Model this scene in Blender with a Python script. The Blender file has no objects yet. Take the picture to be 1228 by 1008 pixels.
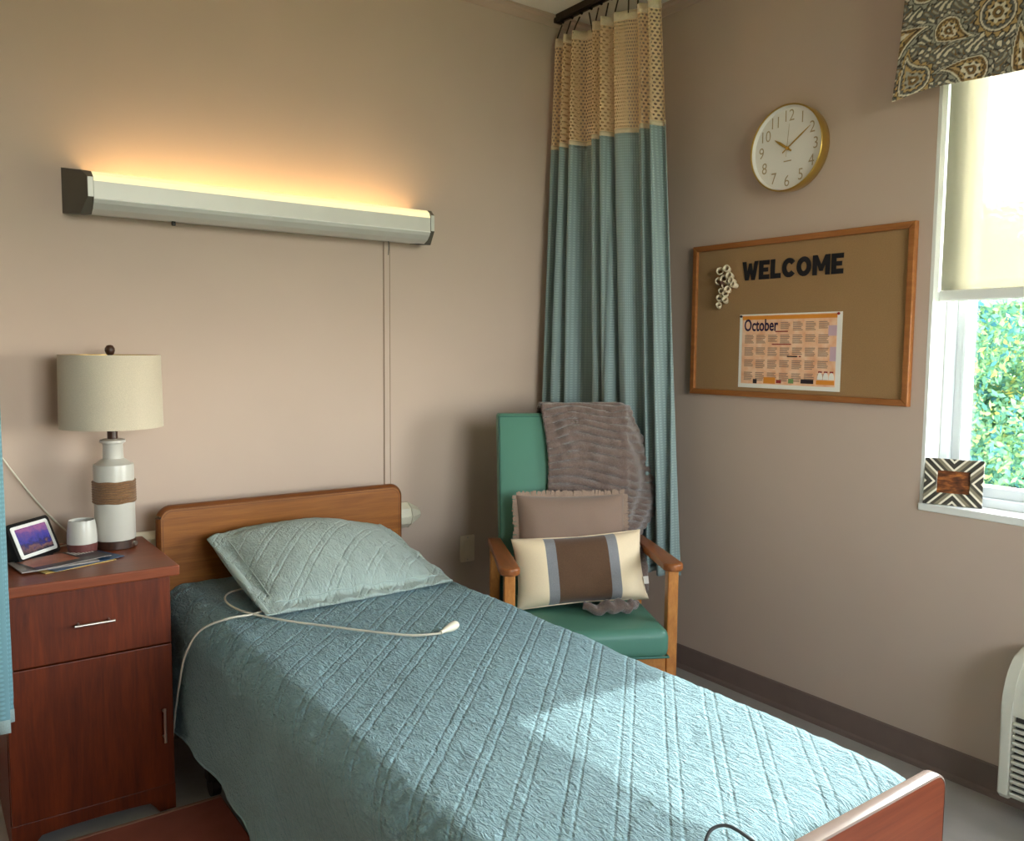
import bpy, bmesh, math, random
from mathutils import Vector, Matrix, noise as mnoise
random.seed(7)
PI = math.pi
scene = bpy.context.scene
COL = scene.collection

# ------------------------------------------------------------------ camera
FPX, CX, CY = 1013.9, 614.0, 504.0
def _n(v): return Vector(v).normalized()
_dX = _n((2020 - CX, 430 - CY, FPX)); _dY = _n((-122 - CX, 412 - CY, FPX))
_dZ = _dX.cross(_dY).normalized(); _dY = _dZ.cross(_dX).normalized()
_right = Vector((_dX[0], _dY[0], _dZ[0])); _down = Vector((_dX[1], _dY[1], _dZ[1])); _fwd = Vector((_dX[2], _dY[2], _dZ[2]))
CAM = Vector((-2.642, -2.93, 1.345))
cd = bpy.data.cameras.new('camera'); cam = bpy.data.objects.new('camera', cd); COL.objects.link(cam)
cd.sensor_fit = 'HORIZONTAL'; cd.sensor_width = 36; cd.lens = FPX / 1228 * 36; cd.clip_start = .02
m = Matrix.Identity(4)
for r in range(3):
    m[r][0] = _right[r]; m[r][1] = -_down[r]; m[r][2] = -_fwd[r]; m[r][3] = CAM[r]
cam.matrix_world = m
scene.camera = cam

# ------------------------------------------------------------------ world, sun, exposure
vs = scene.view_settings
vs.view_transform = 'Standard'; vs.look = 'None'; vs.gamma = 1; vs.use_curve_mapping = False
vs.exposure = 2.72
SUN_EL, SUN_AZ = math.radians(29.0), math.radians(1.0)
w = bpy.data.worlds.new('sky'); scene.world = w; w.use_nodes = True
nt = w.node_tree; bg = nt.nodes['Background']
sky = nt.nodes.new('ShaderNodeTexSky'); sky.sky_type = 'NISHITA'; sky.sun_disc = False
sky.sun_elevation = SUN_EL; sky.sun_rotation = math.radians(90); sky.air_density = 1.0; sky.dust_density = .6; sky.ozone_density = 1.0
bw = nt.nodes.new('ShaderNodeRGBToBW'); nt.links.new(sky.outputs[0], bw.inputs[0])
tint = nt.nodes.new('ShaderNodeMix'); tint.data_type = 'RGBA'; tint.blend_type = 'MULTIPLY'; tint.inputs[0].default_value = 1
nt.links.new(bw.outputs[0], tint.inputs[6]); tint.inputs[7].default_value = (1.06, .99, .93, 1)
hz = nt.nodes.new('ShaderNodeMix'); hz.data_type = 'RGBA'; hz.inputs[0].default_value = .72       # thin white haze over the blue
nt.links.new(sky.outputs[0], hz.inputs[6]); nt.links.new(tint.outputs[2], hz.inputs[7]); nt.links.new(hz.outputs[2], bg.inputs[0]); bg.inputs[1].default_value = .8
sl = bpy.data.lights.new('sun', 'SUN'); sun = bpy.data.objects.new('sun', sl); COL.objects.link(sun)
sl.energy = 1.2; sl.angle = math.radians(.7); sl.color = (1, .97, .92)
_sd = Vector((-math.cos(SUN_EL) * math.cos(SUN_AZ), math.cos(SUN_EL) * math.sin(SUN_AZ), -math.sin(SUN_EL)))
sun.rotation_euler = _sd.to_track_quat('-Z', 'Y').to_euler(); sun.location = (6, -2, 5)
# portal that guides sky light through the window opening (emits nothing itself)
WIN_Y0, WIN_Y1, WIN_Z0, WIN_Z1 = -1.52, -3.28, .853, 2.42
pl = bpy.data.lights.new('window_portal', 'AREA'); pl.shape = 'RECTANGLE'; pl.size = WIN_Z1 - WIN_Z0; pl.size_y = WIN_Y0 - WIN_Y1
pl.cycles.is_portal = True
po = bpy.data.objects.new('window_portal', pl); COL.objects.link(po)
W2 = (-2.3, -.7, .9, 2.35)     # unseen window added for fill light, in the wall behind the viewer: x0, x1, z0, z1
pl2 = bpy.data.lights.new('fill_window_portal', 'AREA'); pl2.shape = 'RECTANGLE'; pl2.size = W2[1] - W2[0]; pl2.size_y = W2[3] - W2[2]
pl2.cycles.is_portal = True
po2 = bpy.data.objects.new('fill_window_portal', pl2); COL.objects.link(po2)
po2.location = ((W2[0] + W2[1]) / 2, -4.62, (W2[2] + W2[3]) / 2); po2.rotation_euler = (PI / 2, 0, 0)
po.location = (.2, (WIN_Y0 + WIN_Y1) / 2, (WIN_Z0 + WIN_Z1) / 2); po.rotation_euler = (0, PI / 2, 0)

# ------------------------------------------------------------------ materials
def srgb(r, g, b):
    f = lambda c: (c / 255) / 12.92 if c / 255 <= .04045 else ((c / 255 + .055) / 1.055) ** 2.4
    return (f(r), f(g), f(b), 1)
class NB:
    """tiny node builder"""
    def __init__(s, name):
        s.m = bpy.data.materials.new(name); s.m.use_nodes = True; s.t = s.m.node_tree
        s.p = s.t.nodes['Principled BSDF']; s.out = s.t.nodes['Material Output']
    def new(s, typ, **kw):
        n = s.t.nodes.new(typ)
        for k, v in kw.items(): setattr(n, k, v)
        return n
    def link(s, a, b): s.t.links.new(a, b)
    def setin(s, node, key, v):
        if isinstance(v, bpy.types.NodeSocket): s.link(v, node.inputs[key])
        else: node.inputs[key].default_value = v
    def math(s, op, a, b=None, c=None):
        n = s.new('ShaderNodeMath', operation=op)
        s.setin(n, 0, a)
        if b is not None: s.setin(n, 1, b)
        if c is not None: s.setin(n, 2, c)
        return n.outputs[0]
    def coord(s, kind='Object'): return s.new('ShaderNodeTexCoord').outputs[kind]
    def mapping(s, vec, scale=(1, 1, 1), rot=(0, 0, 0), loc=(0, 0, 0)):
        n = s.new('ShaderNodeMapping'); s.link(vec, n.inputs[0]); n.inputs['Scale'].default_value = scale
        n.inputs['Rotation'].default_value = rot; n.inputs['Location'].default_value = loc; return n.outputs[0]
    def noise(s, vec, scale=5, detail=4, rough=.5, dist=0):
        n = s.new('ShaderNodeTexNoise'); s.link(vec, n.inputs['Vector']); n.inputs['Scale'].default_value = scale
        n.inputs['Detail'].default_value = detail; n.inputs['Roughness'].default_value = rough; n.inputs['Distortion'].default_value = dist
        return n.outputs[0]
    def ramp(s, fac, stops, interp='LINEAR'):
        n = s.new('ShaderNodeValToRGB'); s.link(fac, n.inputs[0]); cr = n.color_ramp; cr.interpolation = interp
        while len(cr.elements) < len(stops): cr.elements.new(.5)
        for e, (p, c) in zip(cr.elements, stops): e.position = p; e.color = c
        return n.outputs[0]
    def smooth(s, v, a, b, lo=0, hi=1):
        n = s.new('ShaderNodeMapRange', interpolation_type='SMOOTHSTEP'); s.setin(n, 0, v)
        for i, q in zip((1, 2, 3, 4), (a, b, lo, hi)): n.inputs[i].default_value = q
        return n.outputs[0]
    def mix(s, fac, a, b):
        n = s.new('ShaderNodeMix', data_type='RGBA'); s.setin(n, 0, fac); s.setin(n, 6, a); s.setin(n, 7, b); return n.outputs[2]
    def bump(s, h, strength=.3, dist=.01):
        n = s.new('ShaderNodeBump'); s.link(h, n.inputs['Height']); n.inputs['Strength'].default_value = strength
        n.inputs['Distance'].default_value = dist; s.link(n.outputs[0], s.p.inputs['Normal']); return n
    def base(s, c, rough=.6, metal=0, spec=.4, sheen=0):
        s.setin(s.p, 'Base Color', c); s.p.inputs['Roughness'].default_value = rough; s.p.inputs['Metallic'].default_value = metal
        s.p.inputs['Specular IOR Level'].default_value = spec
        if sheen: s.p.inputs['Sheen Weight'].default_value = sheen
        return s
def dim(c, k): return (c[0] * k, c[1] * k, c[2] * k, 1)
def plain(name, c, rough=.6, metal=0, spec=.4, var=.06, scale=12, bump=0, bscale=200):
    b = NB(name); co = b.coord()
    b.base(b.ramp(b.noise(co, scale, 3), [(.3, dim(c, 1 - var)), (.7, dim(c, 1 + var))]), rough, metal, spec)
    if bump: b.bump(b.noise(co, bscale, 2), bump, .002)
    return b.m
def wood(name, c1, c2, scale=(2, 30, 30), rough=.4, spec=.4):
    b = NB(name); co = b.mapping(b.coord(), scale=scale)
    n1 = b.noise(co, 1.6, 6, .6, .6); n2 = b.noise(co, 7, 3, .5)
    f = b.math('ADD', b.math('MULTIPLY', n1, .75), b.math('MULTIPLY', n2, .25))
    b.base(b.ramp(f, [(.33, c1), (.52, tuple((x + y) / 2 for x, y in zip(c1, c2))), (.68, c2)]), rough, 0, spec)
    b.bump(n2, .05, .002); return b.m
def fabric(name, c, weave=600, var=.12, rough=.9, bump=.25, uv=False):
    b = NB(name); co = b.coord('UV' if uv else 'Object')
    n = b.noise(co, weave, 2); big = b.noise(co, 6, 3)
    f = b.math('ADD', b.math('MULTIPLY', n, .7), b.math('MULTIPLY', big, .3))
    b.base(b.ramp(f, [(.3, dim(c, 1 - var)), (.7, dim(c, 1 + var))]), rough, 0, .15, .2)
    b.bump(n, bump, .0015); return b.m

M = {}
M['wall'] = plain('wall_paint', srgb(196, 173, 157), .75, 0, .25, .02, 3, .06, 350)
M['wall_light'] = plain('wall_paint_cream', srgb(232, 222, 208), .75, 0, .25, .02, 3)
M['ceiling'] = plain('ceiling_paint', srgb(228, 222, 212), .9, 0, .1, .02, 4)
M['cornice'] = plain('cornice_paint', srgb(190, 164, 148), .6, 0, .3, .02)
M['baseb'] = plain('vinyl_base', srgb(122, 102, 94), .5, 0, .35, .05)
M['floor'] = plain('vinyl_floor', srgb(172, 165, 160), .35, 0, .45, .08, 9)
M['mat'] = plain('mat_red', srgb(150, 84, 70), .7, 0, .25, .08, 14, .1, 300)
M['mat_edge'] = plain('mat_edge', srgb(150, 108, 92), .7)  # pale tone paints in the highlight line along the mat's edge
M['white'] = plain('white_paint', srgb(232, 230, 224), .4, 0, .4, .02)
M['cream_plastic'] = plain('cream_plastic', srgb(226, 218, 196), .4)
M['taupe_joint'] = plain('raceway_joint', srgb(136, 112, 92), .7)
M['taupe_plate'] = plain('taupe_plate', srgb(228, 208, 184), .4)
M['vinylwin'] = plain('window_vinyl', srgb(226, 230, 232), .35, 0, .4, .02)
M['cherry'] = wood('cherry_laminate', srgb(72, 24, 6), srgb(116, 46, 12), (22, 22, 2.2), .38)
M['cherry_top'] = wood('cherry_top', srgb(116, 54, 28), srgb(146, 74, 42), (2.2, 24, 24), .34)
M['oakbed'] = wood('headboard_laminate', srgb(124, 70, 24), srgb(156, 96, 40), (2, 26, 34), .32)
M['oakbed_edge'] = wood('headboard_edge', srgb(96, 50, 18), srgb(124, 70, 28), (2, 26, 26), .4)
M['footwood'] = wood('footboard_laminate', srgb(112, 52, 32), srgb(138, 70, 44), (2, 26, 34), .3)
M['footedge'] = plain('footboard_edge', srgb(128, 112, 104), .22, 0, .6, .06, 30)
M['frameoak'] = wood('board_frame_oak', srgb(142, 84, 40), srgb(172, 108, 56), (26, 3, 26), .42)
M['armwood'] = wood('arm_wood', srgb(164, 98, 42), srgb(196, 130, 64), (26, 3, 12), .35)
M['armtop'] = wood('arm_top_wood', srgb(124, 68, 32), srgb(158, 92, 46), (26, 3, 12), .32)
M['metal'] = plain('brushed_steel', srgb(196, 188, 176), .28, .9, .5, .03)
M['darkmetal'] = plain('dark_metal', srgb(46, 42, 40), .45, .6, .5, .05)
M['bronze'] = plain('track_bronze', srgb(70, 58, 48), .4, .7)
M['alum'] = plain('fixture_aluminium', srgb(206, 202, 194), .48, .3, .5, .02)
M['capgrey'] = plain('endcap_grey', srgb(92, 86, 76), .5)
M['black'] = plain('black_plastic', srgb(16, 16, 17), .35)
M['blackpaper'] = plain('black_card', srgb(20, 17, 22), .7)
M['vinylgreen'] = plain('green_vinyl', srgb(78, 124, 106), .42, 0, .4, .05, 5, .08, 220)
M['vinylgreen_pipe'] = plain('green_vinyl_piping', srgb(54, 104, 90), .45)
M['gold'] = plain('clock_gold', srgb(196, 160, 84), .32, .75, .5, .03)
M['dial'] = plain('clock_dial', srgb(236, 230, 222), .5, 0, .3, .01)
M['goldline'] = plain('clock_numeral', srgb(182, 160, 126), .45, .3)
M['shade'] = fabric('lamp_linen', srgb(200, 186, 164), 420, .1)
M['goldlin'] = plain('shade_lining_gold', srgb(206, 168, 96), .35, .6)
M['ceramic'] = plain('lamp_ceramic', srgb(200, 194, 184), .3, 0, .5, .02)
M['lampwood'] = wood('lamp_walnut', srgb(48, 28, 20), srgb(78, 48, 34), (20, 20, 3), .4)
M['rope'] = fabric('jute_rope', srgb(132, 96, 66), 300, .25)
M['mugbrown'] = plain('mug_glaze_brown', srgb(104, 60, 56), .35)
M['mugin'] = plain('mug_inside', srgb(200, 196, 188), .4)
M['cordwhite'] = plain('white_cord', srgb(224, 216, 198), .45)
M['cordgrey'] = plain('grey_cord', srgb(70, 70, 72), .5)
M['paperwhite'] = plain('paper_white', srgb(238, 230, 220), .7, 0, .2, .02)
M['mattress'] = fabric('mattress_ticking', srgb(200, 200, 196), 300)
M['bedframe'] = plain('bed_frame_brown', srgb(40, 34, 30), .5, .3)
M['photo_tan'] = plain('leaf_dirt', srgb(120, 110, 90), .9)

def glow_mat(name, c, k):
    b = NB(name); b.base((.8, .7, .5, 1), .4); b.p.inputs['Emission Color'].default_value = c
    b.p.inputs['Emission Strength'].default_value = k; return b.m
M['lens'] = glow_mat('lamp_lens', (1, .80, .40, 1), .13)
M['glow'] = glow_mat('lamp_tube', (1, .66, .28, 1), 2.8)

def quilt_mat(name, c, P=.088, gap=.022, k2=.25, bump=1.0):
    b = NB(name); uv = b.coord('UV'); sep = b.new('ShaderNodeSeparateXYZ'); b.link(uv, sep.inputs[0])
    wob = b.math('MULTIPLY', b.math('SUBTRACT', b.noise(uv, 9, 2), .5), .004)
    u, v = sep.outputs[0], sep.outputs[1]
    def fam(d, wgt):
        d = b.math('ADD', d, wob)
        mm = b.math('MULTIPLY', b.math('FRACT', b.math('DIVIDE', d, P)), P)
        a1 = b.math('ABSOLUTE', b.math('SUBTRACT', mm, .03)); a2 = b.math('ABSOLUTE', b.math('SUBTRACT', mm, .03 + gap))
        k = b.smooth(b.math('MINIMUM', a1, a2), .0, .0055, 1 - wgt, 1)
        return k
    s2 = .7071
    f1 = fam(b.math('MULTIPLY', b.math('SUBTRACT', u, v), s2), 1.0)
    f2 = fam(b.math('MULTIPLY', b.math('ADD', u, v), s2), k2)
    lines = b.math('MINIMUM', f1, f2)
    cr1 = b.noise(b.mapping(uv, scale=(120, 42, 1), rot=(0, 0, math.radians(52))), 1, 4, .6, .9)
    cr2 = b.noise(uv, 70, 3, .6, .5)
    h = b.math('ADD', b.math('MULTIPLY', lines, .34), b.math('ADD', b.math('MULTIPLY', cr1, 1.5), b.math('MULTIPLY', cr2, .6)))
    tint = b.math('ADD', b.math('MULTIPLY', b.noise(uv, 4, 3), .5), b.math('MULTIPLY', cr1, .5))  # random cloth tone, plus crease shade painted into the crinkle hollows
    colr = b.ramp(tint, [(.3, dim(c, .84)), (.7, dim(c, 1.12))])
    b.base(colr, .85, 0, .15, .15); b.bump(h, bump, .012); return b.m
M['quilt'] = quilt_mat('quilt_seafoam', srgb(138, 170, 178))
M['sham'] = quilt_mat('sham_seafoam', srgb(170, 184, 178), P=.088, k2=.5, bump=.6)

def curtain_mat(name, c):
    b = NB(name); uv = b.coord('UV'); sep = b.new('ShaderNodeSeparateXYZ'); b.link(uv, sep.inputs[0])
    # small woven dot figure
    fu = b.math('SUBTRACT', b.math('FRACT', b.math('MULTIPLY', sep.outputs[0], 95)), .5)
    row = b.math('MULTIPLY', sep.outputs[1], 95)
    fv = b.math('SUBTRACT', b.math('FRACT', row), .5)
    r = b.math('SQRT', b.math('ADD', b.math('MULTIPLY', fu, fu), b.math('MULTIPLY', fv, fv)))
    d = b.smooth(r, .2, .38)
    b.base(b.mix(d, dim(c, 1.22), dim(c, .92)), .8, 0, .2, .2); b.bump(d, .25, .001)
    return b.m
M['curtain'] = curtain_mat('curtain_blue', srgb(138, 154, 153))
M['curtain_hem'] = fabric('curtain_hem', srgb(132, 148, 147), 400)
M['leftcurtain'] = curtain_mat('curtain_lightblue', srgb(98, 134, 143))
def net_mat():
    b = NB('curtain_net'); uv = b.coord('UV'); sep = b.new('ShaderNodeSeparateXYZ'); b.link(uv, sep.inputs[0])
    K = 75
    vrow = b.math('MULTIPLY', sep.outputs[1], K)
    odd = b.math('MULTIPLY', b.math('MODULO', b.math('FLOOR', vrow), 2), .5)
    fu = b.math('SUBTRACT', b.math('FRACT', b.math('ADD', b.math('MULTIPLY', sep.outputs[0], K), odd)), .5)
    fv = b.math('SUBTRACT', b.math('FRACT', vrow), .5)
    r = b.math('SQRT', b.math('ADD', b.math('MULTIPLY', fu, fu), b.math('MULTIPLY', fv, fv)))
    hole = b.math('LESS_THAN', r, .3)
    b.base(srgb(236, 208, 168), .8, 0, .2)
    tr = b.new('ShaderNodeBsdfTransparent'); mx = b.new('ShaderNodeMixShader')
    tl = b.new('ShaderNodeBsdfTranslucent'); tl.inputs[0].default_value = srgb(236, 208, 168)
    m0 = b.new('ShaderNodeMixShader'); m0.inputs[0].default_value = .3; b.link(b.p.outputs[0], m0.inputs[1]); b.link(tl.outputs[0], m0.inputs[2])
    b.link(hole, mx.inputs[0]); b.link(m0.outputs[0], mx.inputs[1]); b.link(tr.outputs[0], mx.inputs[2]); b.link(mx.outputs[0], b.out.inputs[0])
    return b.m
M['net'] = net_mat()
M['netband'] = fabric('net_band', srgb(216, 198, 166), 300)
def blind_mat():
    b = NB('sheer_blind'); c = srgb(164, 157, 136)
    co = b.coord(); n = b.noise(b.mapping(co, scale=(1, 700, 700)), 1, 1)
    tl = b.new('ShaderNodeBsdfTranslucent'); b.link(b.ramp(n, [(.3, dim(c, .9)), (.7, c)]), tl.inputs[0])
    df = b.new('ShaderNodeBsdfDiffuse'); df.inputs[0].default_value = c
    tr = b.new('ShaderNodeBsdfTransparent'); tr.inputs[0].default_value = (1, 1, 1, 1)
    m1 = b.new('ShaderNodeMixShader'); m1.inputs[0].default_value = .35; b.link(tl.outputs[0], m1.inputs[1]); b.link(df.outputs[0], m1.inputs[2])
    m2 = b.new('ShaderNodeMixShader'); m2.inputs[0].default_value = .15; b.link(m1.outputs[0], m2.inputs[1]); b.link(tr.outputs[0], m2.inputs[2])
    b.link(m2.outputs[0], b.out.inputs[0]); return b.m
M['blind'] = blind_mat()
def glass_mat():
    b = NB('window_glass'); tr = b.new('ShaderNodeBsdfTransparent'); tr.inputs[0].default_value = (.93, .97, .97, 1)
    gl = b.new('ShaderNodeBsdfGlossy'); gl.inputs['Roughness'].default_value = .02
    mx = b.new('ShaderNodeMixShader'); mx.inputs[0].default_value = .05
    b.link(tr.outputs[0], mx.inputs[1]); b.link(gl.outputs[0], mx.inputs[2]); b.link(mx.outputs[0], b.out.inputs[0]); return b.m
M['glass'] = glass_mat()
def leaf_mat(name, stops):
    b = NB(name); at = b.new('ShaderNodeAttribute', attribute_name='tone'); col = b.ramp(at.outputs['Fac'], stops)
    df = b.new('ShaderNodeBsdfDiffuse'); tl = b.new('ShaderNodeBsdfTranslucent'); b.link(col, df.inputs[0]); b.link(col, tl.inputs[0])
    mx = b.new('ShaderNodeMixShader'); mx.inputs[0].default_value = .4; b.link(df.outputs[0], mx.inputs[1]); b.link(tl.outputs[0], mx.inputs[2])
    b.link(mx.outputs[0], b.out.inputs[0]); return b.m
M['leafA'] = leaf_mat('leaves_green', [(0, srgb(62, 112, 128)), (.42, srgb(104, 150, 122)), (.75, srgb(168, 192, 130)), (1, srgb(226, 200, 110))])
M['leafB'] = leaf_mat('leaves_yellow_green', [(0, srgb(76, 132, 118)), (.5, srgb(146, 178, 116)), (1, srgb(230, 204, 106))])
M['leafC'] = leaf_mat('leaves_blue_green', [(0, srgb(40, 100, 92)), (.6, srgb(90, 160, 120)), (1, srgb(180, 210, 150))])
M['bark'] = plain('bark', srgb(92, 76, 62), .9, 0, .1, .2, 20)
M['grass'] = plain('lawn', srgb(88, 120, 66), .95, 0, .1, .2, 3)
def paisley_mat():
    b = NB('valance_paisley'); at = b.new('ShaderNodeAttribute', attribute_name='print'); b.base(at.outputs['Color'], .85, 0, .15)
    b.bump(b.noise(b.coord('UV'), 500, 2), .15, .001); return b.m
M['paisley'] = paisley_mat()
def inlay_mat():
    b = NB('frame_inlay'); sep = b.new('ShaderNodeSeparateXYZ'); b.link(b.coord(), sep.inputs[0])
    ax = b.math('ABSOLUTE', sep.outputs[0]); az = b.math('ABSOLUTE', b.math('SUBTRACT', sep.outputs[2], .073))
    f = b.math('FRACT', b.math('DIVIDE', b.math('SUBTRACT', ax, az), .058))
    g = b.ramp(f, [(0, srgb(58, 54, 48)), (.30, srgb(218, 206, 184)), (.44, srgb(124, 114, 94)), (.66, srgb(70, 64, 54)), (.86, srgb(222, 212, 192))], 'CONSTANT')
    b.base(g, .35, 0, .4); return b.m
M['inlay'] = inlay_mat()
def sunset_mat():
    b = NB('framed_picture'); co = b.coord(); sep = b.new('ShaderNodeSeparateXYZ'); b.link(co, sep.inputs[0])
    n = b.noise(b.mapping(co, scale=(30, 1, 90)), 1, 4)
    b.base(b.ramp(n, [(.3, srgb(52, 26, 14)), (.5, srgb(104, 54, 24)), (.7, srgb(176, 104, 46))]), .3); return b.m
M['sunset'] = sunset_mat()
def screen_mat():
    b = NB('display_screen'); co = b.coord(); sep = b.new('ShaderNodeSeparateXYZ'); b.link(co, sep.inputs[0])
    n = b.noise(b.mapping(co, scale=(38, 1, 60)), 1, 5, .6)
    f = b.math('ADD', b.math('MULTIPLY', sep.outputs[2], 9.0), b.math('MULTIPLY', b.math('SUBTRACT', n, .5), .9))
    col = b.ramp(f, [(.18, srgb(44, 40, 52)), (.34, srgb(120, 84, 84)), (.46, srgb(40, 38, 92)), (.62, srgb(66, 62, 150)), (.76, srgb(92, 70, 140)), (.95, srgb(150, 92, 140))])
    b.base((.02, .02, .02, 1), .2); b.link(col, b.p.inputs['Emission Color']); b.p.inputs['Emission Strength'].default_value = .16; return b.m
M['screen'] = screen_mat()
M['cork'] = fabric('board_burlap', srgb(156, 120, 80), 260, .08)
M['fur'] = None
def fur_mat():
    b = NB('throw_plush'); co = b.coord(); n = b.noise(co, 160, 3, .6, .6); g = b.noise(co, 22, 3)
    f = b.math('ADD', b.math('MULTIPLY', n, .6), b.math('MULTIPLY', g, .4)); c = srgb(116, 96, 88)
    b.base(b.ramp(f, [(.3, dim(c, .62)), (.55, c), (.75, dim(c, 1.35))]), .95, 0, .1, .5); b.bump(f, .7, .008); return b.m
M['fur'] = fur_mat()
M['taupepillow'] = fabric('taupe_pillow', srgb(138, 114, 100), 500, .06)
M['fringe'] = fabric('taupe_fringe', srgb(150, 126, 110), 300, .2)
M['cream'] = fabric('cream_canvas', srgb(238, 214, 180), 500, .05)
M['stripe'] = fabric('grey_blue_stripe', srgb(134, 132, 134), 400, .15)
M['brownweave'] = fabric('brown_weave', srgb(96, 70, 52), 420, .2)
M['fcream'] = plain('flower_cream', srgb(226, 208, 178), .6)
M['fbrown'] = plain('flower_brown', srgb(92, 60, 44), .7)
def cal_mat():
    b = NB('calendar_print'); co = b.coord(); n = b.noise(co, 26, 4)
    b.base(b.ramp(n, [(.3, srgb(232, 168, 128)), (.5, srgb(240, 190, 152)), (.7, srgb(246, 208, 176))]), .6); return b.m
M['calprint'] = cal_mat()
M['ink_text'] = plain('print_grey', srgb(150, 112, 98), .7)
M['ink_purple'] = plain('print_purple', srgb(44, 18, 60), .7)
M['ink_red'] = plain('print_red', srgb(150, 44, 40), .7)
M['ink_dark'] = plain('print_dark', srgb(44, 30, 36), .7)
M['ink_orange'] = plain('print_orange', srgb(226, 140, 48), .7)
M['ink_lilac'] = plain('print_lilac', srgb(206, 170, 180), .7)
M['ink_green'] = plain('print_green', srgb(120, 150, 90), .7)
M['mag_dark'] = plain('cover_dark', srgb(50, 44, 48), .35, 0, .5, .3, 30)
M['mag_orange'] = plain('cover_orange', srgb(170, 96, 66), .35, 0, .5, .25, 24)
M['mag_blue'] = plain('cover_blue', srgb(32, 70, 108), .35, 0, .5, .25, 24)
M['mag_yellow'] = plain('cover_yellow', srgb(214, 178, 100), .4)
M['mag_grey'] = plain('cover_grey', srgb(150, 140, 134), .4, 0, .4, .2, 40)
M['ptac'] = plain('ptac_beige', srgb(214, 208, 192), .4)
M['ptac_dark'] = plain('ptac_recess', srgb(60, 56, 52), .7)

# ------------------------------------------------------------------ geometry helpers
def link(o, parent=None):
    COL.objects.link(o)
    if parent is not None: o.parent = parent
    return o
def tag(o, label=None, cat=None, group=None, kind=None):
    if label: o['label'] = label
    if cat: o['category'] = cat
    if group: o['group'] = group
    if kind: o['kind'] = kind
    return o
def empty(name, loc, rz=0, label=None, cat=None, group=None):
    o = bpy.data.objects.new(name, None); o.empty_display_size = .05; o.location = loc; o.rotation_euler = (0, 0, rz)
    link(o); return tag(o, label, cat, group)
def finish(name, bm, mat, parent=None, smooth=False, loc=None, angle=None):
    bmesh.ops.recalc_face_normals(bm, faces=bm.faces[:])
    me = bpy.data.meshes.new(name); bm.to_mesh(me); bm.free()
    for mm in (mat if isinstance(mat, (list, tuple)) else [mat]): me.materials.append(mm)
    if smooth:
        for p in me.polygons: p.use_smooth = True
        if angle is not None: me.set_sharp_from_angle(angle=math.radians(angle))
    o = bpy.data.objects.new(name, me)
    if loc is not None: o.location = loc
    return link(o, parent)
def raw(name, verts, faces, mat, parent=None, smooth=True, uv=None, midx=None, loc=None):
    me = bpy.data.meshes.new(name); me.from_pydata([tuple(v) for v in verts], [], faces)
    for mm in (mat if isinstance(mat, (list, tuple)) else [mat]): me.materials.append(mm)
    if uv is not None:
        ul = me.uv_layers.new(name='uv')
        for lp in me.loops: ul.data[lp.index].uv = uv[lp.vertex_index]
    if midx is not None:
        for p, k in zip(me.polygons, midx): p.material_index = k
    if smooth:
        for p in me.polygons: p.use_smooth = True
    me.update(); o = bpy.data.objects.new(name, me)
    if loc is not None: o.location = loc
    return link(o, parent)
def bbox(bm, x0, x1, y0, y1, z0, z1, bev=0, seg=2):
    vs_ = [bm.verts.new(p) for p in ((x0, y0, z0), (x1, y0, z0), (x1, y1, z0), (x0, y1, z0), (x0, y0, z1), (x1, y0, z1), (x1, y1, z1), (x0, y1, z1))]
    fs = [bm.faces.new([vs_[i] for i in f]) for f in ((0, 3, 2, 1), (4, 5, 6, 7), (0, 1, 5, 4), (1, 2, 6, 5), (2, 3, 7, 6), (3, 0, 4, 7))]
    if bev:
        es = list({e for f in fs for e in f.edges}); bmesh.ops.bevel(bm, geom=es, offset=bev, segments=seg, profile=.5, affect='EDGES')
def box(name, x0, x1, y0, y1, z0, z1, mat, parent=None, bev=.003, seg=2, smooth=False):
    bm = bmesh.new(); bbox(bm, min(x0, x1), max(x0, x1), min(y0, y1), max(y0, y1), min(z0, z1), max(z0, z1), bev, seg)
    return finish(name, bm, mat, parent, smooth or seg > 2, angle=40 if seg > 2 else None)
def prism(name, poly, axis, a, b, mat, parent=None, bev=0, seg=2, smooth=False):
    """poly in the two other axes (order x,y,z minus axis), extruded from a to b along axis"""
    bm = bmesh.new()
    def P(q, t):
        l = list(q); l.insert(axis, t); return l
    A = [bm.verts.new(P(q, a)) for q in poly]; B = [bm.verts.new(P(q, b)) for q in poly]; n = len(poly)
    bm.faces.new(A); bm.faces.new(B[::-1])
    for i in range(n): bm.faces.new((A[i], B[i], B[(i + 1) % n], A[(i + 1) % n]))
    if bev:
        es = [e for e in bm.edges if (e.verts[0] in A and e.verts[1] in A) or (e.verts[0] in B and e.verts[1] in B)]
        bmesh.ops.bevel(bm, geom=es, offset=bev, segments=seg, profile=.5, affect='EDGES')
    return finish(name, bm, mat, parent, smooth, angle=35 if smooth else None)
def rrect(x0, x1, z0, z1, r, n=6, corners=(1, 1, 1, 1)):
    pts = []
    for k, (cx, cz, a0) in enumerate(((x1 - r, z1 - r, 0), (x0 + r, z1 - r, 90), (x0 + r, z0 + r, 180), (x1 - r, z0 + r, 270))):
        if corners[k]:
            for i in range(n + 1):
                a = math.radians(a0 + 90 * i / n); pts.append((cx + r * math.cos(a), cz + r * math.sin(a)))
        else: pts.append(((x1, z1), (x0, z1), (x0, z0), (x1, z0))[k])
    return pts
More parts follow.
